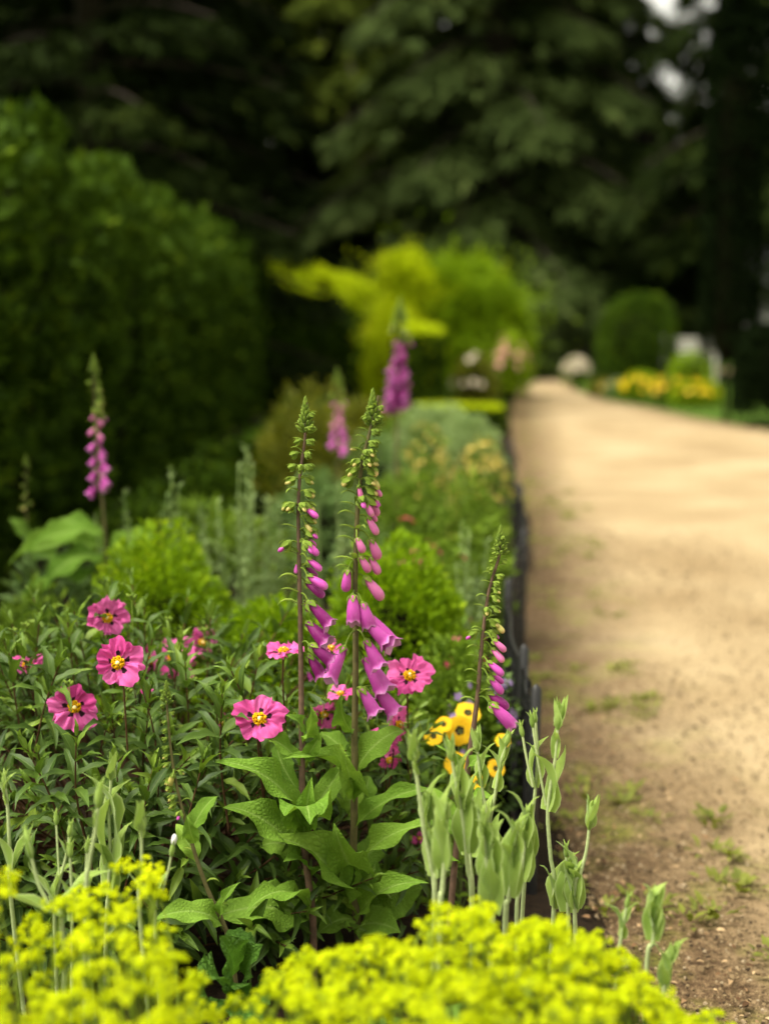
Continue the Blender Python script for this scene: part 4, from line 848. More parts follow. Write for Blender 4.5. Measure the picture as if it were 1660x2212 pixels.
far_foxglove('blurred dusky pink foxglove before the twiggy bush', [(728, 800), (729, 860), (731, 920), (731, 980), (730, 1040), (730, 1100)], 5.8, 868, 962, 15, ['bell_pink', 'bell_mid'], 27, 113, nb=10, rad=.007, smat='stem_olive', tipscale=1.3, bracts=4)
far_foxglove('small dim foxglove spike still in green bud beside the dark hedge', [(58, 985), (57, 1040), (57, 1100), (62, 1180), (70, 1260)], 4.3, 1095, 1100, 1, ['bell_bud'], 18, 114, nb=9, rad=.004, smat='stem_olive', tipscale=.7, bracts=3,
    leaves=[(64, 1170, 20, 1120, 26, 0, 0, 0, UPC), (66, 1200, 130, 1220, 34, 0, -.05, 1, UPC)])

# ---------------------------------------------------------------- rock rose bush
def petal_mesh(mat, seed, crump=.13, w=1.16, nl=12, nw=14, cup=.20):
    r = np.random.default_rng(seed); t = np.linspace(0, 1, nl + 1); s = np.linspace(-1, 1, nw + 1)
    Sg, T = np.meshgrid(s, t); ang = Sg * (0.30 + 0.42 * np.clip(T * 1.6, 0, 1)) * w
    rim = 1 - 0.16 * np.abs(Sg) ** 2.2 + crump * (.6 * np.sin(Sg * r.uniform(4, 7) + r.uniform(0, 6)) + .35 * np.sin(Sg * 13 + r.uniform(0, 6)) + .2 * np.sin(Sg * 27 + r.uniform(0, 6)))
    rad = (0.06 + 0.94 * T) * rim
    X = np.sin(ang) * rad; Y = np.cos(ang) * rad
    Z = cup * rad ** 1.3 - .10 * rad ** 3
    for k in range(6):
        fx, fy = r.uniform(3, 13), r.uniform(2, 8); Z = Z + crump / (1 + k * .35) * np.sin(ang * fx * 1.6 + r.uniform(0, 6)) * np.sin(rad * fy + r.uniform(0, 6)) * T ** 1.2
    V = np.stack((X, Y, Z), -1).reshape(-1, 3)
    return M().add(V, grid(nl, nw), np.stack((Sg * .5 + .5, T), -1).reshape(-1, 2)).mesh('petal', mat)
RPET = [petal_mesh(MAT['rose_petal'], k) for k in range(9)]
def stamens(seed):
    r = np.random.default_rng(seed); q = M(); n = 120; d = unit(r.normal(size=(n, 3)) * (1, 1, .5) + (0, 0, .6)); d[:, 2] = np.abs(d[:, 2])
    T = tube([(0, 0, 0), (0, .8, 0), (0, .82, 0), (0, 1., 0), (0, 1.02, 0)], [.035, .03, .12, .12, .01], 5)
    q.scatter(T, frames(d, rand_dirs(n)) * (0.29 * r.uniform(.75, 1.1, n))[:, None, None], np.zeros((n, 3)))
    b = blob(.10, .10, .10, 8, 5); q.add(b[0] + (0, 0, .17), b[1], b[2], 1)
    return q.mesh('stamens', [MAT['stamen'], MAT['stigma']])
STAM = [stamens(k) for k in range(2)]
q = M(); q.scatter(scaled(CAL, .36), frames(np.array([[0, 0, 1.]]), np.array([[0, 1., 0]])), np.array([(0, 0, -.10)])); q.add(*tube([(0, 0, -.05), (0.02, 0, -.5), (0, .03, -1.1)], .05, 5))
SEPAL = q.mesh('flower', MAT['calyx'])

cb = np.array((-0.46, 2.58, bedz(-.46, 2.58) - .01))
cis = thing('rock_rose', 'rock rose bush with narrow dark leaves and crinkled pink flowers', 'shrub', cb)
LT = [chord(leaf(7, 4, w_, 'lance', u, d, .45, wv, 2.6, seed=k)) for k, (w_, u, d, wv) in enumerate([(.24, .5, 1.0, .3), (.22, .6, 1.4, .35), (.27, .3, .7, .25), (.2, .7, 1.6, .4), (.25, .2, .5, .3)])]
LMESH = [M().add(*T).mesh('leaf', MAT['cistus']) for T in LT]
rc = np.random.default_rng(21); recs = []; qs = M()
def shoot(p0, p1, npair, L0, bare=.4, rad=.0022):
    mid = p0 * .45 + p1 * .55 + rc.normal(size=3) * .012; mid[2] -= .01
    path = smooth_path([p0, mid, p1], 8); qs.add(*tube(path - cb, np.linspace(rad, rad * .5, 8), 5))
    a0 = rc.uniform(0, 6.28); Lp = np.linalg.norm(p1 - p0); ax = unit(path[-1] - path[-3])
    e1 = unit(np.cross(ax, (0.3, .9, .1))); e2 = np.cross(ax, e1)
    for k in range(npair):
        u = 1 - (k / max(npair, 1)) * min(.16 / Lp + .1, 1 - bare); c = np.array([np.interp(u, np.linspace(0, 1, 8), path[:, j]) for j in range(3)])
        a = a0 + k * 1.571 + rc.uniform(-.25, .25); spread = min(.25 + k * .33, 1.25) + rc.uniform(-.15, .15)
        L = L0 * min(.45 + .25 * k, 1.0) * rc.uniform(.8, 1.2)
        for s in (0, math.pi):
            o_ = math.cos(a + s) * e1 + math.sin(a + s) * e2; d = ax * math.cos(spread) + o_ * math.sin(spread) - np.array((0, 0, .12 * k * .3))
            recs.append((c, unit(d), unit(ax * math.sin(spread) - o_ * math.cos(spread) * .6 + np.array((0, 0, .35))), L, rc.integers(0, 5), k < 2))
    return path
cen = np.array((-.45, 2.62, .18)); rxyz = np.array((.66, .52, .47))
tips = []
for i in range(300):
    d = rc.normal(size=3); d[2] = abs(d[2]) * .9 - .12; d[1] -= .45; d = unit(d)
    tip = cen + d * rxyz * rc.uniform(.80, 1.04)
    if tip[2] < .12 or tip[1] < 2.06: continue
    p0 = cen + d * rxyz * .35 + rc.normal(size=3) * .05; p0[2] = max(p0[2] - .08, cb[2] + .02)
    shoot(p0, tip, int(rc.integers(6, 9)), rc.uniform(.052, .076)); tips.append(tip)
# main branches from the root and named shoots read off the photograph
for i in range(26):
    a = i * .77; p = cen + np.array((math.cos(a), math.sin(a), .35)) * rxyz * .5; qs.add(*tube(smooth_path([np.zeros(3) + (rc.normal() * .02, rc.normal() * .02, 0), (p - cb) * (.5, .5, .7), p - cb], 7), np.linspace(.008, .003, 7), 6))
for (x, y, Y) in [(230, 1290, 2.5), (160, 1320, 2.55), (85, 1345, 2.5), (330, 1380, 2.45), (360, 1360, 2.6), (250, 1650, 2.16), (440, 1640, 2.15), (165, 1590, 2.12), (500, 1450, 2.25), (480, 1500, 2.2), (560, 1420, 2.4), (60, 1620, 2.14), (330, 1660, 2.15), (700, 1490, 2.42), (860, 1530, 2.45), (800, 1560, 2.45), (620, 1500, 2.35), (400, 1430, 2.4), (130, 1430, 2.3), (20, 1410, 2.4), (300, 1460, 2.28), (900, 1600, 2.4), (720, 1600, 2.42)]:
    p = P(x, y, Y); b = p + np.array((rc.normal() * .03, .05, -.24)); b[2] = max(b[2], .08); shoot(b, p, 7, .075, .15)
fl_ = [  # x, y, Y, radius px, facing (x, y, z), petals shown
    (256, 1432, 2.19, 54, (-.02, -1, .22)), (560, 1553, 2.19, 55, (.18, -1, .45)), (884, 1462, 2.36, 50, (.10, -.8, .75)), (232, 1334, 2.5, 42, (.25, -1, .1)), (162, 1526, 2.3, 52, (.15, -1, .05)),
    (378, 1420, 2.75, 52, (-.3, -.8, .35)), (330, 1425, 2.8, 44, (.3, -.6, .2)), (434, 1390, 2.8, 38, (.6, -.6, .5)), (60, 1440, 2.5, 42, (0, -.25, 1)), (612, 1410, 2.3, 44, (.05, -.1, 1)),
    (828, 1600, 2.36, 40, (-.5, -.5, -.3)), (858, 1565, 2.42, 38, (.6, -.4, .1)), (700, 1540, 2.4, 36, (.2, -.7, -.3)), (840, 1640, 2.4, 30, (.3, -.9, -.3)), (735, 1500, 2.4, 30, (0, -.3, .9)), (715, 1400, 2.5, 26, (.2, -.6, .7)), (905, 1810, 2.45, 18, (.3, -.9, 0)), (320, 1490, 2.4, 16, (0, -.9, .2)), (480, 1560, 2.45, 22, (0, -.9, .2))]
for i, (x, y, Y, rp, f) in enumerate(fl_):
    c = P(x, y, Y); s = rp * Y / FPX; f = unit(np.array(f, float)); ref = np.array((0.05, 0, 1.)) if abs(f[2]) < .9 else np.array((0, 1., 0))
    x_ = unit(np.cross(ref, f)); y_ = np.cross(f, x_); R = np.stack((x_, y_, f), -1) * s
    qs.add(*tube(smooth_path([c - cb - f * s * .3, c - cb - f * s * .9 - (0, 0, .03), c - cb - (0, -.06, .16)], 6), .0016, 5))
    h = link('flower', SEPAL, cis, c - cb, R); n = 5 if i < 13 else 3
    a0 = rc.uniform(-.2, .2)
    for k in range(n):
        a = a0 + k * 2 * math.pi / n + rc.uniform(-.09, .09); tilt = rc.uniform(-.25, .32); sc = rc.uniform(.82, 1.14)
        ca, sa, ct, st = math.cos(a), math.sin(a), math.cos(tilt), math.sin(tilt)
        Rp = np.array(((ca, -sa, 0), (sa, ca, 0), (0, 0, 1))) @ np.array(((1, 0, 0), (0, ct, -st), (0, st, ct))) * sc
        link('petal', RPET[(i * 2 + k) % 9], h, (0, 0, .004 + .012 * (k % 2)), Rp)
    link('stamens', STAM[i % 2], h, (0, 0, .03))
# bud clusters
cbud = M(); 
for k in range(4):
    a = k * 1.6; b = blob(.16, .3, .16, 7, 5); cbud.scatter((b[0] + (0, .3, 0), b[1], b[2]), frames(np.array([[math.cos(a) * .5, math.sin(a) * .5, 1 - .2 * k]]), np.array([[1., .2, 0]])) * (1 - .1 * k), np.array([(math.cos(a) * .12, math.sin(a) * .12, .1 + .1 * k)]))
    cbud.scatter(leaf(3, 1, .4, 'lance', .1, -.3, .3), frames(np.array([[math.cos(a) * .7, math.sin(a) * .7, .9]]), np.array([[0., 0, 1]])) * .7, np.array([(math.cos(a) * .1, math.sin(a) * .1, .1)]))
cbud.add(*tube([(0, 0, .3), (0, 0, -.4), (0.03, 0, -2.2)], .05, 5)); CB = cbud.mesh('bud_cluster', MAT['calyx'])
for (x, y, Y, s) in [(285, 1300, 2.42, .022), (365, 1345, 2.5, .016), (150, 1485, 2.24, .018), (275, 1500, 2.24, .018), (690, 1460, 2.3, .015), (395, 1470, 2.5, .02), (420, 1475, 2.4, .016), (860, 1640, 2.4, .012), (880, 1570, 2.4, .014), (790, 1560, 2.42, .013), (55, 1360, 2.5, .02), (30, 1370, 2.5, .018), (440, 1370, 2.65, .02), (845, 1535, 2.4, .013), (700, 1520, 2.35, .016)]:
    R = frames(np.array([[.05, 1, .0]]), np.array([[rc.normal() * .15, -.1, 1.]]))[0]; link('bud_cluster', CB, cis, P(x, y, Y) - cb, R * s)
link('branches', qs.mesh('branches', MAT['stem_red']), cis)
def score(rec):      # how near and how far out of the bush a leaf stands
    c = rec[0]; return c[1] - .35 * c[2] + (5 if not (-.27 * c[1] < c[0] < .06 * c[1]) else 0)
recs.sort(key=score)
LNEW = [M().add(*T).mesh('leaf', MAT['cistus_new']) for T in LT]
for (c, d, n_, L, k, new) in recs[:300]: link('leaf', (LNEW if new else LMESH)[k], cis, c - cb, frames(d[None], n_[None])[0] * L)
qf = M()
for k in range(5):
    for new in (False, True):
        sub = [r_ for r_ in recs[300:] if r_[4] == k and r_[5] == new]
        qf.scatter(LT[k], frames(np.array([s[1] for s in sub]), np.array([s[2] for s in sub])) * np.array([s[3] for s in sub])[:, None, None], np.array([s[0] for s in sub]) - cb, int(new))
o = link('foliage', qf.mesh('foliage', [MAT['cistus'], MAT['cistus_new']]), cis); o['kind'] = 'stuff'

# ---------------------------------------------------------------- rose campions in bud
CAMPL = [M().add(*chord(leaf(9, 4, .34, 'clasp', u, d, .5, wv, 1.6, curl=c, seed=k))).mesh('leaf', MAT['campion']) for k, (u, d, wv, c) in enumerate([(.5, .9, .2, .4), (.3, .5, .25, .8), (.2, .1, .2, -.6), (.6, 1.3, .3, 0)])]
def campion_bud(kind, k):
    q = M(); pr = [(.05, -.15), (.11, 0), (.165, .15), (.185, .35), (.16, .6), (.11, .85), (.05, 1.0), (.01, 1.05)]
    V, F, UV = lathe(pr, 20); th = np.tile(np.linspace(0, 2 * np.pi, 21), len(pr)); rb = 1 + .09 * np.cos(10 * th); V[:, 0] *= rb; V[:, 2] *= rb; q.add(V, F, UV)
    a = np.arange(5) * 1.2566 + k; q.scatter(leaf(4, 1, .22, 'lance', 0, -.7 + .5 * k, .3), frames(np.stack((np.cos(a) * .22, 0 * a + 1, np.sin(a) * .22), -1), np.stack((np.cos(a), 0 * a, np.sin(a)), -1)) * .55, np.stack((np.cos(a) * .12, 0 * a + .75, np.sin(a) * .12), -1))
    if kind == 'leafy': q.scatter(leaf(6, 2, .42, 'ovate', .1, -.5, .6), frames(np.array([(.55, 1, .1), (-.5, 1, -.1), (.1, 1, .5)]), np.array([(-1., .6, 0), (1., .6, 0), (0, .5, -1.)])) * np.array([1.6, 1.4, 1.15])[:, None, None], np.array([(0, -.15, 0)] * 3))
    if kind == 'white': q.scatter((lambda b: (b[0] + (0, 1.15, 0), b[1], b[2]))(blob(.2, .42, .2, 9, 6)), np.eye(3)[None], np.zeros((1, 3)), 1)
    return q.mesh('bud', [MAT['campion'], MAT['white_bud']])
CBUD = {(kd, k): campion_bud(kd, k) for kd in ('plain', 'leafy', 'white') for k in (0, 1)}
def campion(label, stem, Y, pairs, budlen, kind, seed, rad=.0028, group=None, side_buds=()):
    r = random.Random(seed); pts = [P(x, y, Y) for x, y in stem]; low = pts[-1]; X0 = low[0] + r.uniform(-.02, .02)
    zb = bedz(X0, Y) if X0 < .4 else -.01; base = np.array((X0, Y + .01, zb - .01))
    t_ = thing('rose_campion', label, 'plant', base, group); path = smooth_path([base] + pts[::-1], 26)
    link('stem', M().add(*tube(path - base, np.linspace(rad * 1.25, rad * .75, 26), 7)).mesh('stem', MAT['stem_felt']), t_)
    ax = unit(path[-1] - path[-3])
    link('bud', CBUD[(kind, seed % 2)], t_, path[-1] - base, frames(ax[None], np.array([[math.cos(seed), -1., math.sin(seed) * .3]]))[0] * budlen * (1.25 if kind == 'leafy' else 1.0))
    for (y, L, az, spread, w_) in pairs:
        z = P(0, y, Y)[2]; i = int(np.argmin(np.abs(path[:, 2] - z))); c = path[i]
        for s in (1, -1):
            d = np.array((s * math.cos(az) * math.sin(spread), s * math.sin(az) * math.sin(spread), math.cos(spread) + r.uniform(-.08, .08)))
            n_ = np.array((-s * math.cos(az), -s * math.sin(az), .35)); R = frames(unit(d)[None], n_[None])[0]; LL = L * r.uniform(.95, 1.25)
            link('leaf', CAMPL[r.randint(0, 3)], t_, c - base, R * np.array((w_ * LL, LL, LL))[None])
    for (x, y, x0, y0, bl) in side_buds:
        a, b = P(x0, y0, Y), P(x, y, Y + .01); sb = link('side_stem', M().add(*tube(smooth_path([a - base, (a * .4 + b * .6) + (0, 0, -.004) - base, b - base], 6), rad * .7, 6)).mesh('side_stem', MAT['stem_felt']), t_)
        d = unit(b - a); link('bud', CBUD[('plain', (seed + 1) % 2)], sb, b - base, frames(d[None], np.array([[.3, -1., 0]]))[0] * bl)
    return t_
campion('tall rose campion with paired felted leaves and leafy bud in front of the fence', [(1204, 1570), (1198, 1640), (1188, 1700), (1182, 1760), (1188, 1850), (1196, 1950)], 2.02, [(1755, .085, .5, .32, 1.0), (1645, .04, 1.4, .4, .9), (1950, .07, .2, .35, 1.2)], .028, 'leafy', 1, side_buds=[(1150, 1570, 1178, 1740, .020), (1128, 1590, 1150, 1700, .020)])
campion('rose campion leaning over the path with an open leafy bud', [(1272, 1785), (1265, 1840), (1252, 1890), (1240, 1950)], 1.98, [(1965, .075, .0, .22, 1.25), (1985, .07, .9, .3, 1.2)], .030, 'leafy', 2)
campion('rose campion with thin side buds beside the dark netting', [(1156, 1560), (1160, 1640), (1152, 1740), (1140, 1840), (1130, 1930)], 2.05, [(1690, .075, .2, .25, 1.0), (1850, .07, 1.0, .3, 1.1)], .018, 'plain', 3)
campion('tall blurred rose campion rising left of the yellow pansies', [(894, 1640), (905, 1720), (916, 1800), (932, 1880), (938, 1960)], 1.80, [(1665, .055, .2, .22, 1.3), (1900, .075, .8, .3, 1.0)], .026, 'leafy', 4, rad=.0032)
campion('rose campion with upright leaves right below the yellow pansies', [(975, 1640), (986, 1700), (1000, 1780), (1010, 1880), (1018, 1960)], 1.88, [(1740, .075, .15, .25, 1.0), (1850, .08, .9, .25, 1.0)], .022, 'leafy', 5, rad=.003)
campion('rose campion with a grey felted stem beside the short foxglove', [(1092, 1610), (1080, 1650), (1068, 1720), (1056, 1780), (1050, 1850)], 2.08, [(1700, .075, .1, .28, 1.0), (1640, .04, .8, .3, .9), (1830, .07, .5, .3, 1.1)], .022, 'plain', 6)
campion('rose campion with folded leaf pair under the short foxglove bells', [(1030, 1620), (1040, 1700), (1052, 1770), (1060, 1850), (1066, 1930)], 2.0, [(1695, .06, .3, .3, 1.0), (1880, .08, 1.0, .25, 1.0)], .022, 'leafy', 7)
campion('rose campion clump with broad upright leaves above the lime flowers', [(1045, 1800), (1050, 1860), (1060, 1930), (1062, 2000)], 1.78, [(1850, .07, .1, .25, 1.2), (1900, .085, .7, .3, 1.2), (1960, .09, 1.3, .3, 1.1)], .026, 'leafy', 8, rad=.0036)
campion('rose campion with wide leaf fan beside the foot of the fence', [(1110, 1830), (1108, 1880), (1098, 1940), (1090, 2010)], 1.82, [(1870, .075, .2, .3, 1.1), (1930, .085, 1.0, .3, 1.2)], .024, 'leafy', 9, rad=.0034)
campion('blurred rose campion with drooping strap leaves next to the broad foxglove leaves', [(965, 1770), (960, 1840), (955, 1920), (950, 2000)], 1.74, [(1830, .08, .3, .2, .8), (1880, .085, 1.1, .25, .9)], .02, 'plain', 10, rad=.0034)
campion('short green rose campion at the edge of the lime flowers beside the gravel', [(1412, 1985), (1408, 2040), (1395, 2100)], 1.74, [(2010, .055, .1, .25, 1.3), (2030, .06, 1.1, .3, 1.3)], .028, 'leafy', 11)
campion('small rose campion bud on a bent stalk above the gravel edge', [(1352, 1960), (1345, 2000), (1335, 2060), (1330, 2130)], 1.76, [(2020, .045, .2, .5, 1.2)], .018, 'plain', 12)
campion('young rose campion with two pale leaves low against the gravel', [(1448, 2075), (1440, 2120), (1430, 2170)], 1.72, [(2110, .05, .2, .5, 1.2), (2140, .05, 1.2, .5, 1.1)], .016, 'leafy', 13)
campion('tall rose campion before the rock rose with a thin felted stalk', [(212, 1740), (205, 1800), (192, 1870), (186, 1960)], 1.72, [(1790, .028, .3, .3, .8)], .030, 'plain', 14)
campion('rose campion with ribbed bud beside the large grey leaf', [(304, 1790), (306, 1830), (305, 1900), (302, 1980)], 1.80, [(1815, .03, .6, .25, .7)], .024, 'leafy', 15, rad=.0024)
campion('rose campion leaning outward over the lime flowers with hairy double buds', [(68, 1850), (84, 1910), (110, 1960), (135, 2010)], 1.76, [(1990, .08, .4, .9, .9)], .026, 'plain', 16, side_buds=[(60, 1815, 68, 1852, .018)])
campion('rose campion forking into two slim buds in front of the dark bush', [(150, 1805), (143, 1850), (128, 1910), (118, 2000)], 1.90, [(1850, .03, .2, .3, .8), (1960, .07, .4, .5, 1.0)], .020, 'plain', 17, rad=.0022, side_buds=[(122, 1780, 128, 1890, .018)])
campion('rose campion with single bud half hidden by lime flowers', [(152, 1850), (154, 1900), (156, 1980)], 1.84, [(1985, .07, .7, .4, 1.0)], .020, 'plain', 18, rad=.0022)
campion('rose campion topped by a white furled petal', [(370, 1848), (364, 1880), (352, 1920), (335, 1990)], 1.88, [(1960, .06, .3, .5, .9)], .020, 'white', 19, rad=.0022)
campion('rose campion with slender bud standing apart before the dark shade', [(188, 1840), (186, 1880), (184, 1960)], 1.86, [(1975, .06, .2, .4, 1.0)], .018, 'plain', 20, rad=.002)
campion('rose campion with broad felted grey leaf beside the slender foxglove stem', [(240, 1680), (236, 1760), (238, 1840), (234, 1930), (230, 2000)], 1.98, [(1860, .11, .1, .28, 1.1), (1760, .03, .6, .3, .8), (1930, .09, 1.0, .5, 1.0)], .024, 'leafy', 21)
campion('rose campion with narrow bud near the rock rose flank', [(12, 1700), (18, 1760), (22, 1860), (26, 1960)], 1.95, [(1740, .05, .2, .3, 1.0), (1900, .09, .5, .45, 1.0)], .022, 'plain', 22)

campion('rose campion crowded between the drooping strap leaves and the broad foxglove leaves', [(925, 1770), (930, 1830), (935, 1900), (940, 1980)], 1.86, [(1810, .075, .2, .25, 1.1), (1880, .08, 1.0, .3, 1.1)], .024, 'leafy', 23)
campion('rose campion with overlapping felted leaves just left of the netting foot', [(1135, 1790), (1130, 1850), (1122, 1920), (1115, 2000)], 1.92, [(1830, .075, .1, .3, 1.1), (1900, .08, .9, .3, 1.1)], .022, 'leafy', 24)
campion('rose campion with pale leaf pair behind the broad upright leaved clump', [(1005, 1720), (1010, 1790), (1016, 1870), (1020, 1960)], 2.0, [(1780, .07, .1, .3, 1.1), (1850, .08, 1.1, .3, 1.2)], .020, 'plain', 25)
campion('rose campion with two rounded basal leaves near the gravel', [(1222, 1850), (1224, 1900), (1226, 1960)], 2.0, [(1950, .075, .0, .2, 1.4), (1975, .075, 1.2, .3, 1.4)], .02, 'plain', 26)

# ---------------------------------------------------------------- yellow pansies
PPET = [petal_mesh(MAT['pansy'], 40 + k, .03, 1.15, 6, 6, .12) for k in range(3)]
q = M(); q.add(*tube([(0, 0, -.02), (0, .1, -.5), (0, .5, -1.4)], .06, 5)); q.scatter(scaled(CAL, .3), frames(np.array([[0, 0, 1.]]), np.array([[0, 1., 0]])), np.array([(0, 0, -.08)])); PST = q.mesh('flower', MAT['stem_green'])
def pansy(label, x, y, Y, flowers, seed):
    r = np.random.default_rng(seed); X = PX(x, Y); zb = bedz(X, Y); base = np.array((X, Y, zb - .01)); t_ = thing('pansy', label, 'flowers', base); q = M(); qs_ = M()
    for (fx, fy, rp, f) in flowers:
        c = P(fx, fy, Y + r.uniform(-.03, .03)); s = rp * Y / FPX; f = unit(np.array(f, float)); x_ = unit(np.cross((0, 0, 1.), f)); y_ = np.cross(f, x_)
        h = link('flower', PST, t_, c - base, np.stack((x_, y_, f), -1) * s)
        for k in range(5): a = k * 1.2566 + .3; ca, sa = math.cos(a), math.sin(a); link('petal', PPET[k % 3], h, (0, 0, .01 * k), np.array(((ca, -sa, 0), (sa, ca, 0), (0, 0, 1))))
        qs_.add(*tube(smooth_path([(0, 0, 0), (c - base) * (.6, .6, .5), c - base - f * s * .4], 6), .0016, 5))
    n = 60; p = np.stack((r.normal(size=n) * .05, r.normal(size=n) * .04, r.uniform(.02, P(x, y, Y)[2] * .8, n)), -1); d = unit(r.normal(size=(n, 3)) + (0, -.3, .3))
    q.scatter(SMALL, frames(d, np.array((0, 0, 1.)) + .3 * r.normal(size=(n, 3))) * r.uniform(.02, .04, n)[:, None, None], p)
    link('leaves', q.mesh('leaves', MAT['mid']), t_); link('stems', qs_.mesh('stems', MAT['stem_green']), t_)
pansy('yellow pansies with dark eyes behind the short foxglove', 1000, 1600, 2.62, [(992, 1578, 34, (.1, -1, .2)), (1010, 1540, 30, (.2, -.6, .8)), (958, 1565, 20, (-.3, -.8, .7)), (1085, 1600, 18, (0, -.8, .7))], 1)
pansy('yellow pansies low beside the rock rose flowers', 945, 1640, 2.6, [(936, 1590, 22, (-.2, -.9, .5)), (985, 1650, 28, (.1, -.9, .5)), (1070, 1660, 22, (.3, -.8, .5)), (1030, 1690, 18, (0, -.8, .6))], 2)

# ---------------------------------------------------------------- lady's mantle froth in front
def head_mesh(seed, nsub=6):
    r = np.random.default_rng(seed); q = M(); F4 = floret(4); p = []
    for k in range(nsub):
        c = unit(r.normal(size=3) * (1, 1, .6)) * r.uniform(.3, .85); m = 12
        p.append(c + unit(r.normal(size=(m, 3))) * .30 * r.uniform(.6, 1, (m, 1)))
    p = np.concatenate(p); p[:, 2] = p[:, 2] * .75; nrm = unit(p + (0, 0, .5) + .5 * r.normal(size=p.shape))
    q.scatter(F4, frames(np.cross(nrm, unit(r.normal(size=p.shape))), nrm) * (.15 * r.uniform(.8, 1.3, len(p)))[:, None, None], p)
    for c in p[::5]: q.add(*tube([(0, 0, -.9), c * .5 - (0, 0, .2), c], .02, 4), mi=1)
    return q.mesh('flower_head', [MAT['alch_flower'], MAT['alch_stem']])
HEAD = [head_mesh(k) for k in range(5)]
def round_leaf():
    n, k = 30, 4; a = np.linspace(-2.75, 2.75, n + 1); rr_ = np.linspace(.04, 1, k + 1); A, Rr = np.meshgrid(a, rr_)
    sc = 1 + .05 * np.cos(A * 16) * (Rr > .9); pl = .10 * np.cos(A * 9 * .5) * Rr
    return np.stack((np.sin(A) * Rr * sc * .5, np.cos(A) * Rr * sc * .5, pl * .5 + .12 * Rr ** 2), -1).reshape(-1, 3), grid(k, n), np.stack((A / 5.5 + .5, Rr), -1).reshape(-1, 2)
RL = M().add(*round_leaf()).mesh('leaf', MAT['alch_leaf'])
TOP = [(-80, 1880), (0, 1895), (60, 1975), (130, 1925), (240, 1885), (330, 1880), (360, 1960), (410, 2070), (480, 2135), (560, 2120), (640, 2045), (720, 2030), (800, 2010), (900, 1975), (960, 1925), (1030, 1925), (1090, 1990), (1190, 1965), (1260, 1985), (1340, 2040), (1420, 2110), (1480, 2160), (1560, 2180), (1650, 2260)]
tx, ty = [p[0] for p in TOP], [p[1] for p in TOP]
MANT = [(-20, 'lime flowered lady\'s mantle under the leaning double budded campion'), (180, 'lime flowered lady\'s mantle below the white furled campion bud'), (370, 'lime flowered lady\'s mantle with loose sprigs over dark shade'), (610, 'lime flowered lady\'s mantle at the foot of the slender foxglove stem'),
        (860, 'dense lime froth of lady\'s mantle before the tall foxglove leaves'), (1110, 'dense lime froth of lady\'s mantle before the netting fence'), (1360, 'lime lady\'s mantle spilling over the gravel edge')]
ra = np.random.default_rng(77); heads = {i: [] for i in range(7)}
while sum(len(h) for h in heads.values()) < 800:
    x = ra.uniform(-60, 1640); yt = float(np.interp(x, tx, ty)); y = yt + 18 + (2350 - yt) * ra.random() ** 1.15
    if 360 < x < 600 and ra.random() < .5: continue
    if x < 360 and ra.random() < .35: continue
    dep = (y - yt) / 350; Y = 1.56 - .40 * dep + ra.uniform(-.07, .10) + (.06 if x < 350 else 0)
    i = int(np.argmin([abs(x - m[0]) for m in MANT])); heads[i].append((P(x, y, Y), ra.uniform(.011, .018)))
for (x, y, Y, s) in [(250, 1872, 1.66, .014), (300, 1868, 1.66, .017), (330, 1880, 1.66, .017), (320, 1905, 1.68, .014), (345, 1935, 1.7, .012), (270, 1960, 1.66, .013), (175, 1930, 1.66, .018), (215, 1920, 1.66, .014), (150, 1950, 1.64, .018), (10, 1890, 1.5, .018), (15, 1920, 1.5, .016)]:
    heads[int(np.argmin([abs(x - m[0]) for m in MANT]))].append((P(x, y, Y), s))
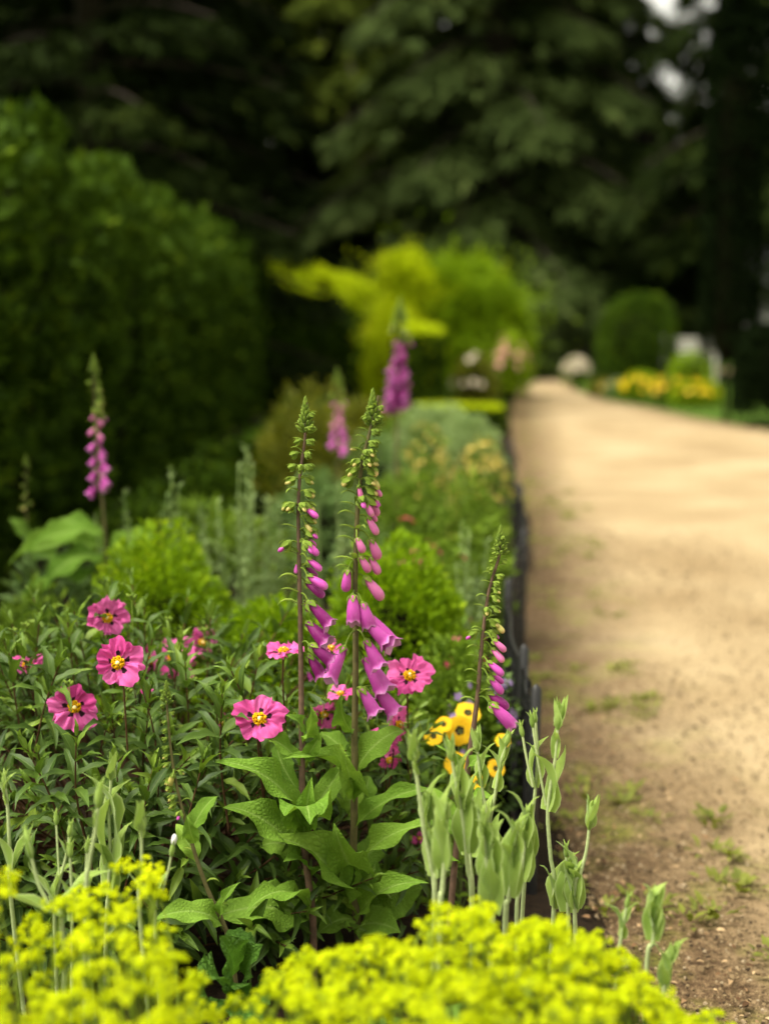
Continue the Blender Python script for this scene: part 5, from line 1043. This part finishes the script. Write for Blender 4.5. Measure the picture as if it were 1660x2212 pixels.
for i, (mx, lab) in enumerate(MANT):
    Yb = 1.60; bx = PX(mx, Yb); zb = bedz(bx, Yb) if bx < .4 else -.01; base = np.array((bx, Yb, zb - .01)); t_ = thing('lady_mantle', lab, 'flowers', base); q = M()
    hub = [base + np.array((ra.normal() * .05, ra.normal() * .05, .18)) for _ in range(6)]
    for h in hub: q.add(*tube(smooth_path([(ra.normal() * .02, ra.normal() * .02, 0), (h - base) * .6, h - base], 5), .0022, 5))
    for (c, s) in heads[i]:
        link('flower_head', HEAD[ra.integers(0, 5)], t_, c - base, np.array(Matrix.Rotation(ra.uniform(0, 6.28), 3, 'Z')) * s * 1.15)
        h = min(hub, key=lambda h_: abs(h_[0] - c[0]) + abs(h_[1] - c[1]) + ra.random() * .1); m_ = h * .4 + c * .6 + ra.normal(size=3) * .01; m_[2] = h[2] * .3 + c[2] * .7 - .02
        q.add(*tube(smooth_path([h, m_, c], 5) - base, [.0016, .0014, .0012, .001, .0008], 4))
    link('stems', q.mesh('stems', MAT['alch_stem']), t_)
    for k in range(9):
        c = P(mx + ra.uniform(-130, 130), ra.uniform(2210, 2400), Yb + ra.uniform(-.1, .22)); d = unit(ra.normal(size=3) * (1, 1, .2)); n_ = unit(ra.normal(size=3) * .5 + (0, -.3, 1)); s = ra.uniform(.04, .07)
        link('leaf', RL, t_, c - base, frames(d[None], n_[None])[0] * s)

# quilted green leaves low in the shade
NET = M().add(*chord(leaf(14, 6, .62, 'ovate', .4, .8, .3, .3, 3, serr=.08, seed=4))).mesh('leaf', MAT['nettle'])
nb_ = np.array((PX(520, 1.95), 1.95, bedz(PX(520, 1.95), 1.95) - .01)); t_ = thing('balm_plant', 'dark quilted toothed leaves in the shade below the slender foxglove stem', 'plant', nb_); q = M()
for (x, y, x1, y1, dy) in [(500, 2110, 480, 2040, -.05), (530, 2110, 560, 2055, -.03), (490, 2150, 440, 2120, -.08), (520, 2160, 545, 2220, -.1), (480, 2190, 420, 2200, -.08), (560, 2130, 610, 2110, 0), (540, 2060, 500, 2020, .03), (470, 2230, 500, 2290, -.1)]:
    a, b = P(x, y, 1.95), P(x1, y1, 1.95 + dy); L = np.linalg.norm(b - a) * 1.25; link('leaf', NET, t_, a - nb_, frames((b - a)[None], np.array([[0, -.6, .8]]))[0] * L)
    q.add(*tube(smooth_path([(0, 0, 0), (a - nb_) * (.5, .5, .6), a - nb_], 5), .002, 5))
link('stems', q.mesh('stems', MAT['stem_green']), t_)
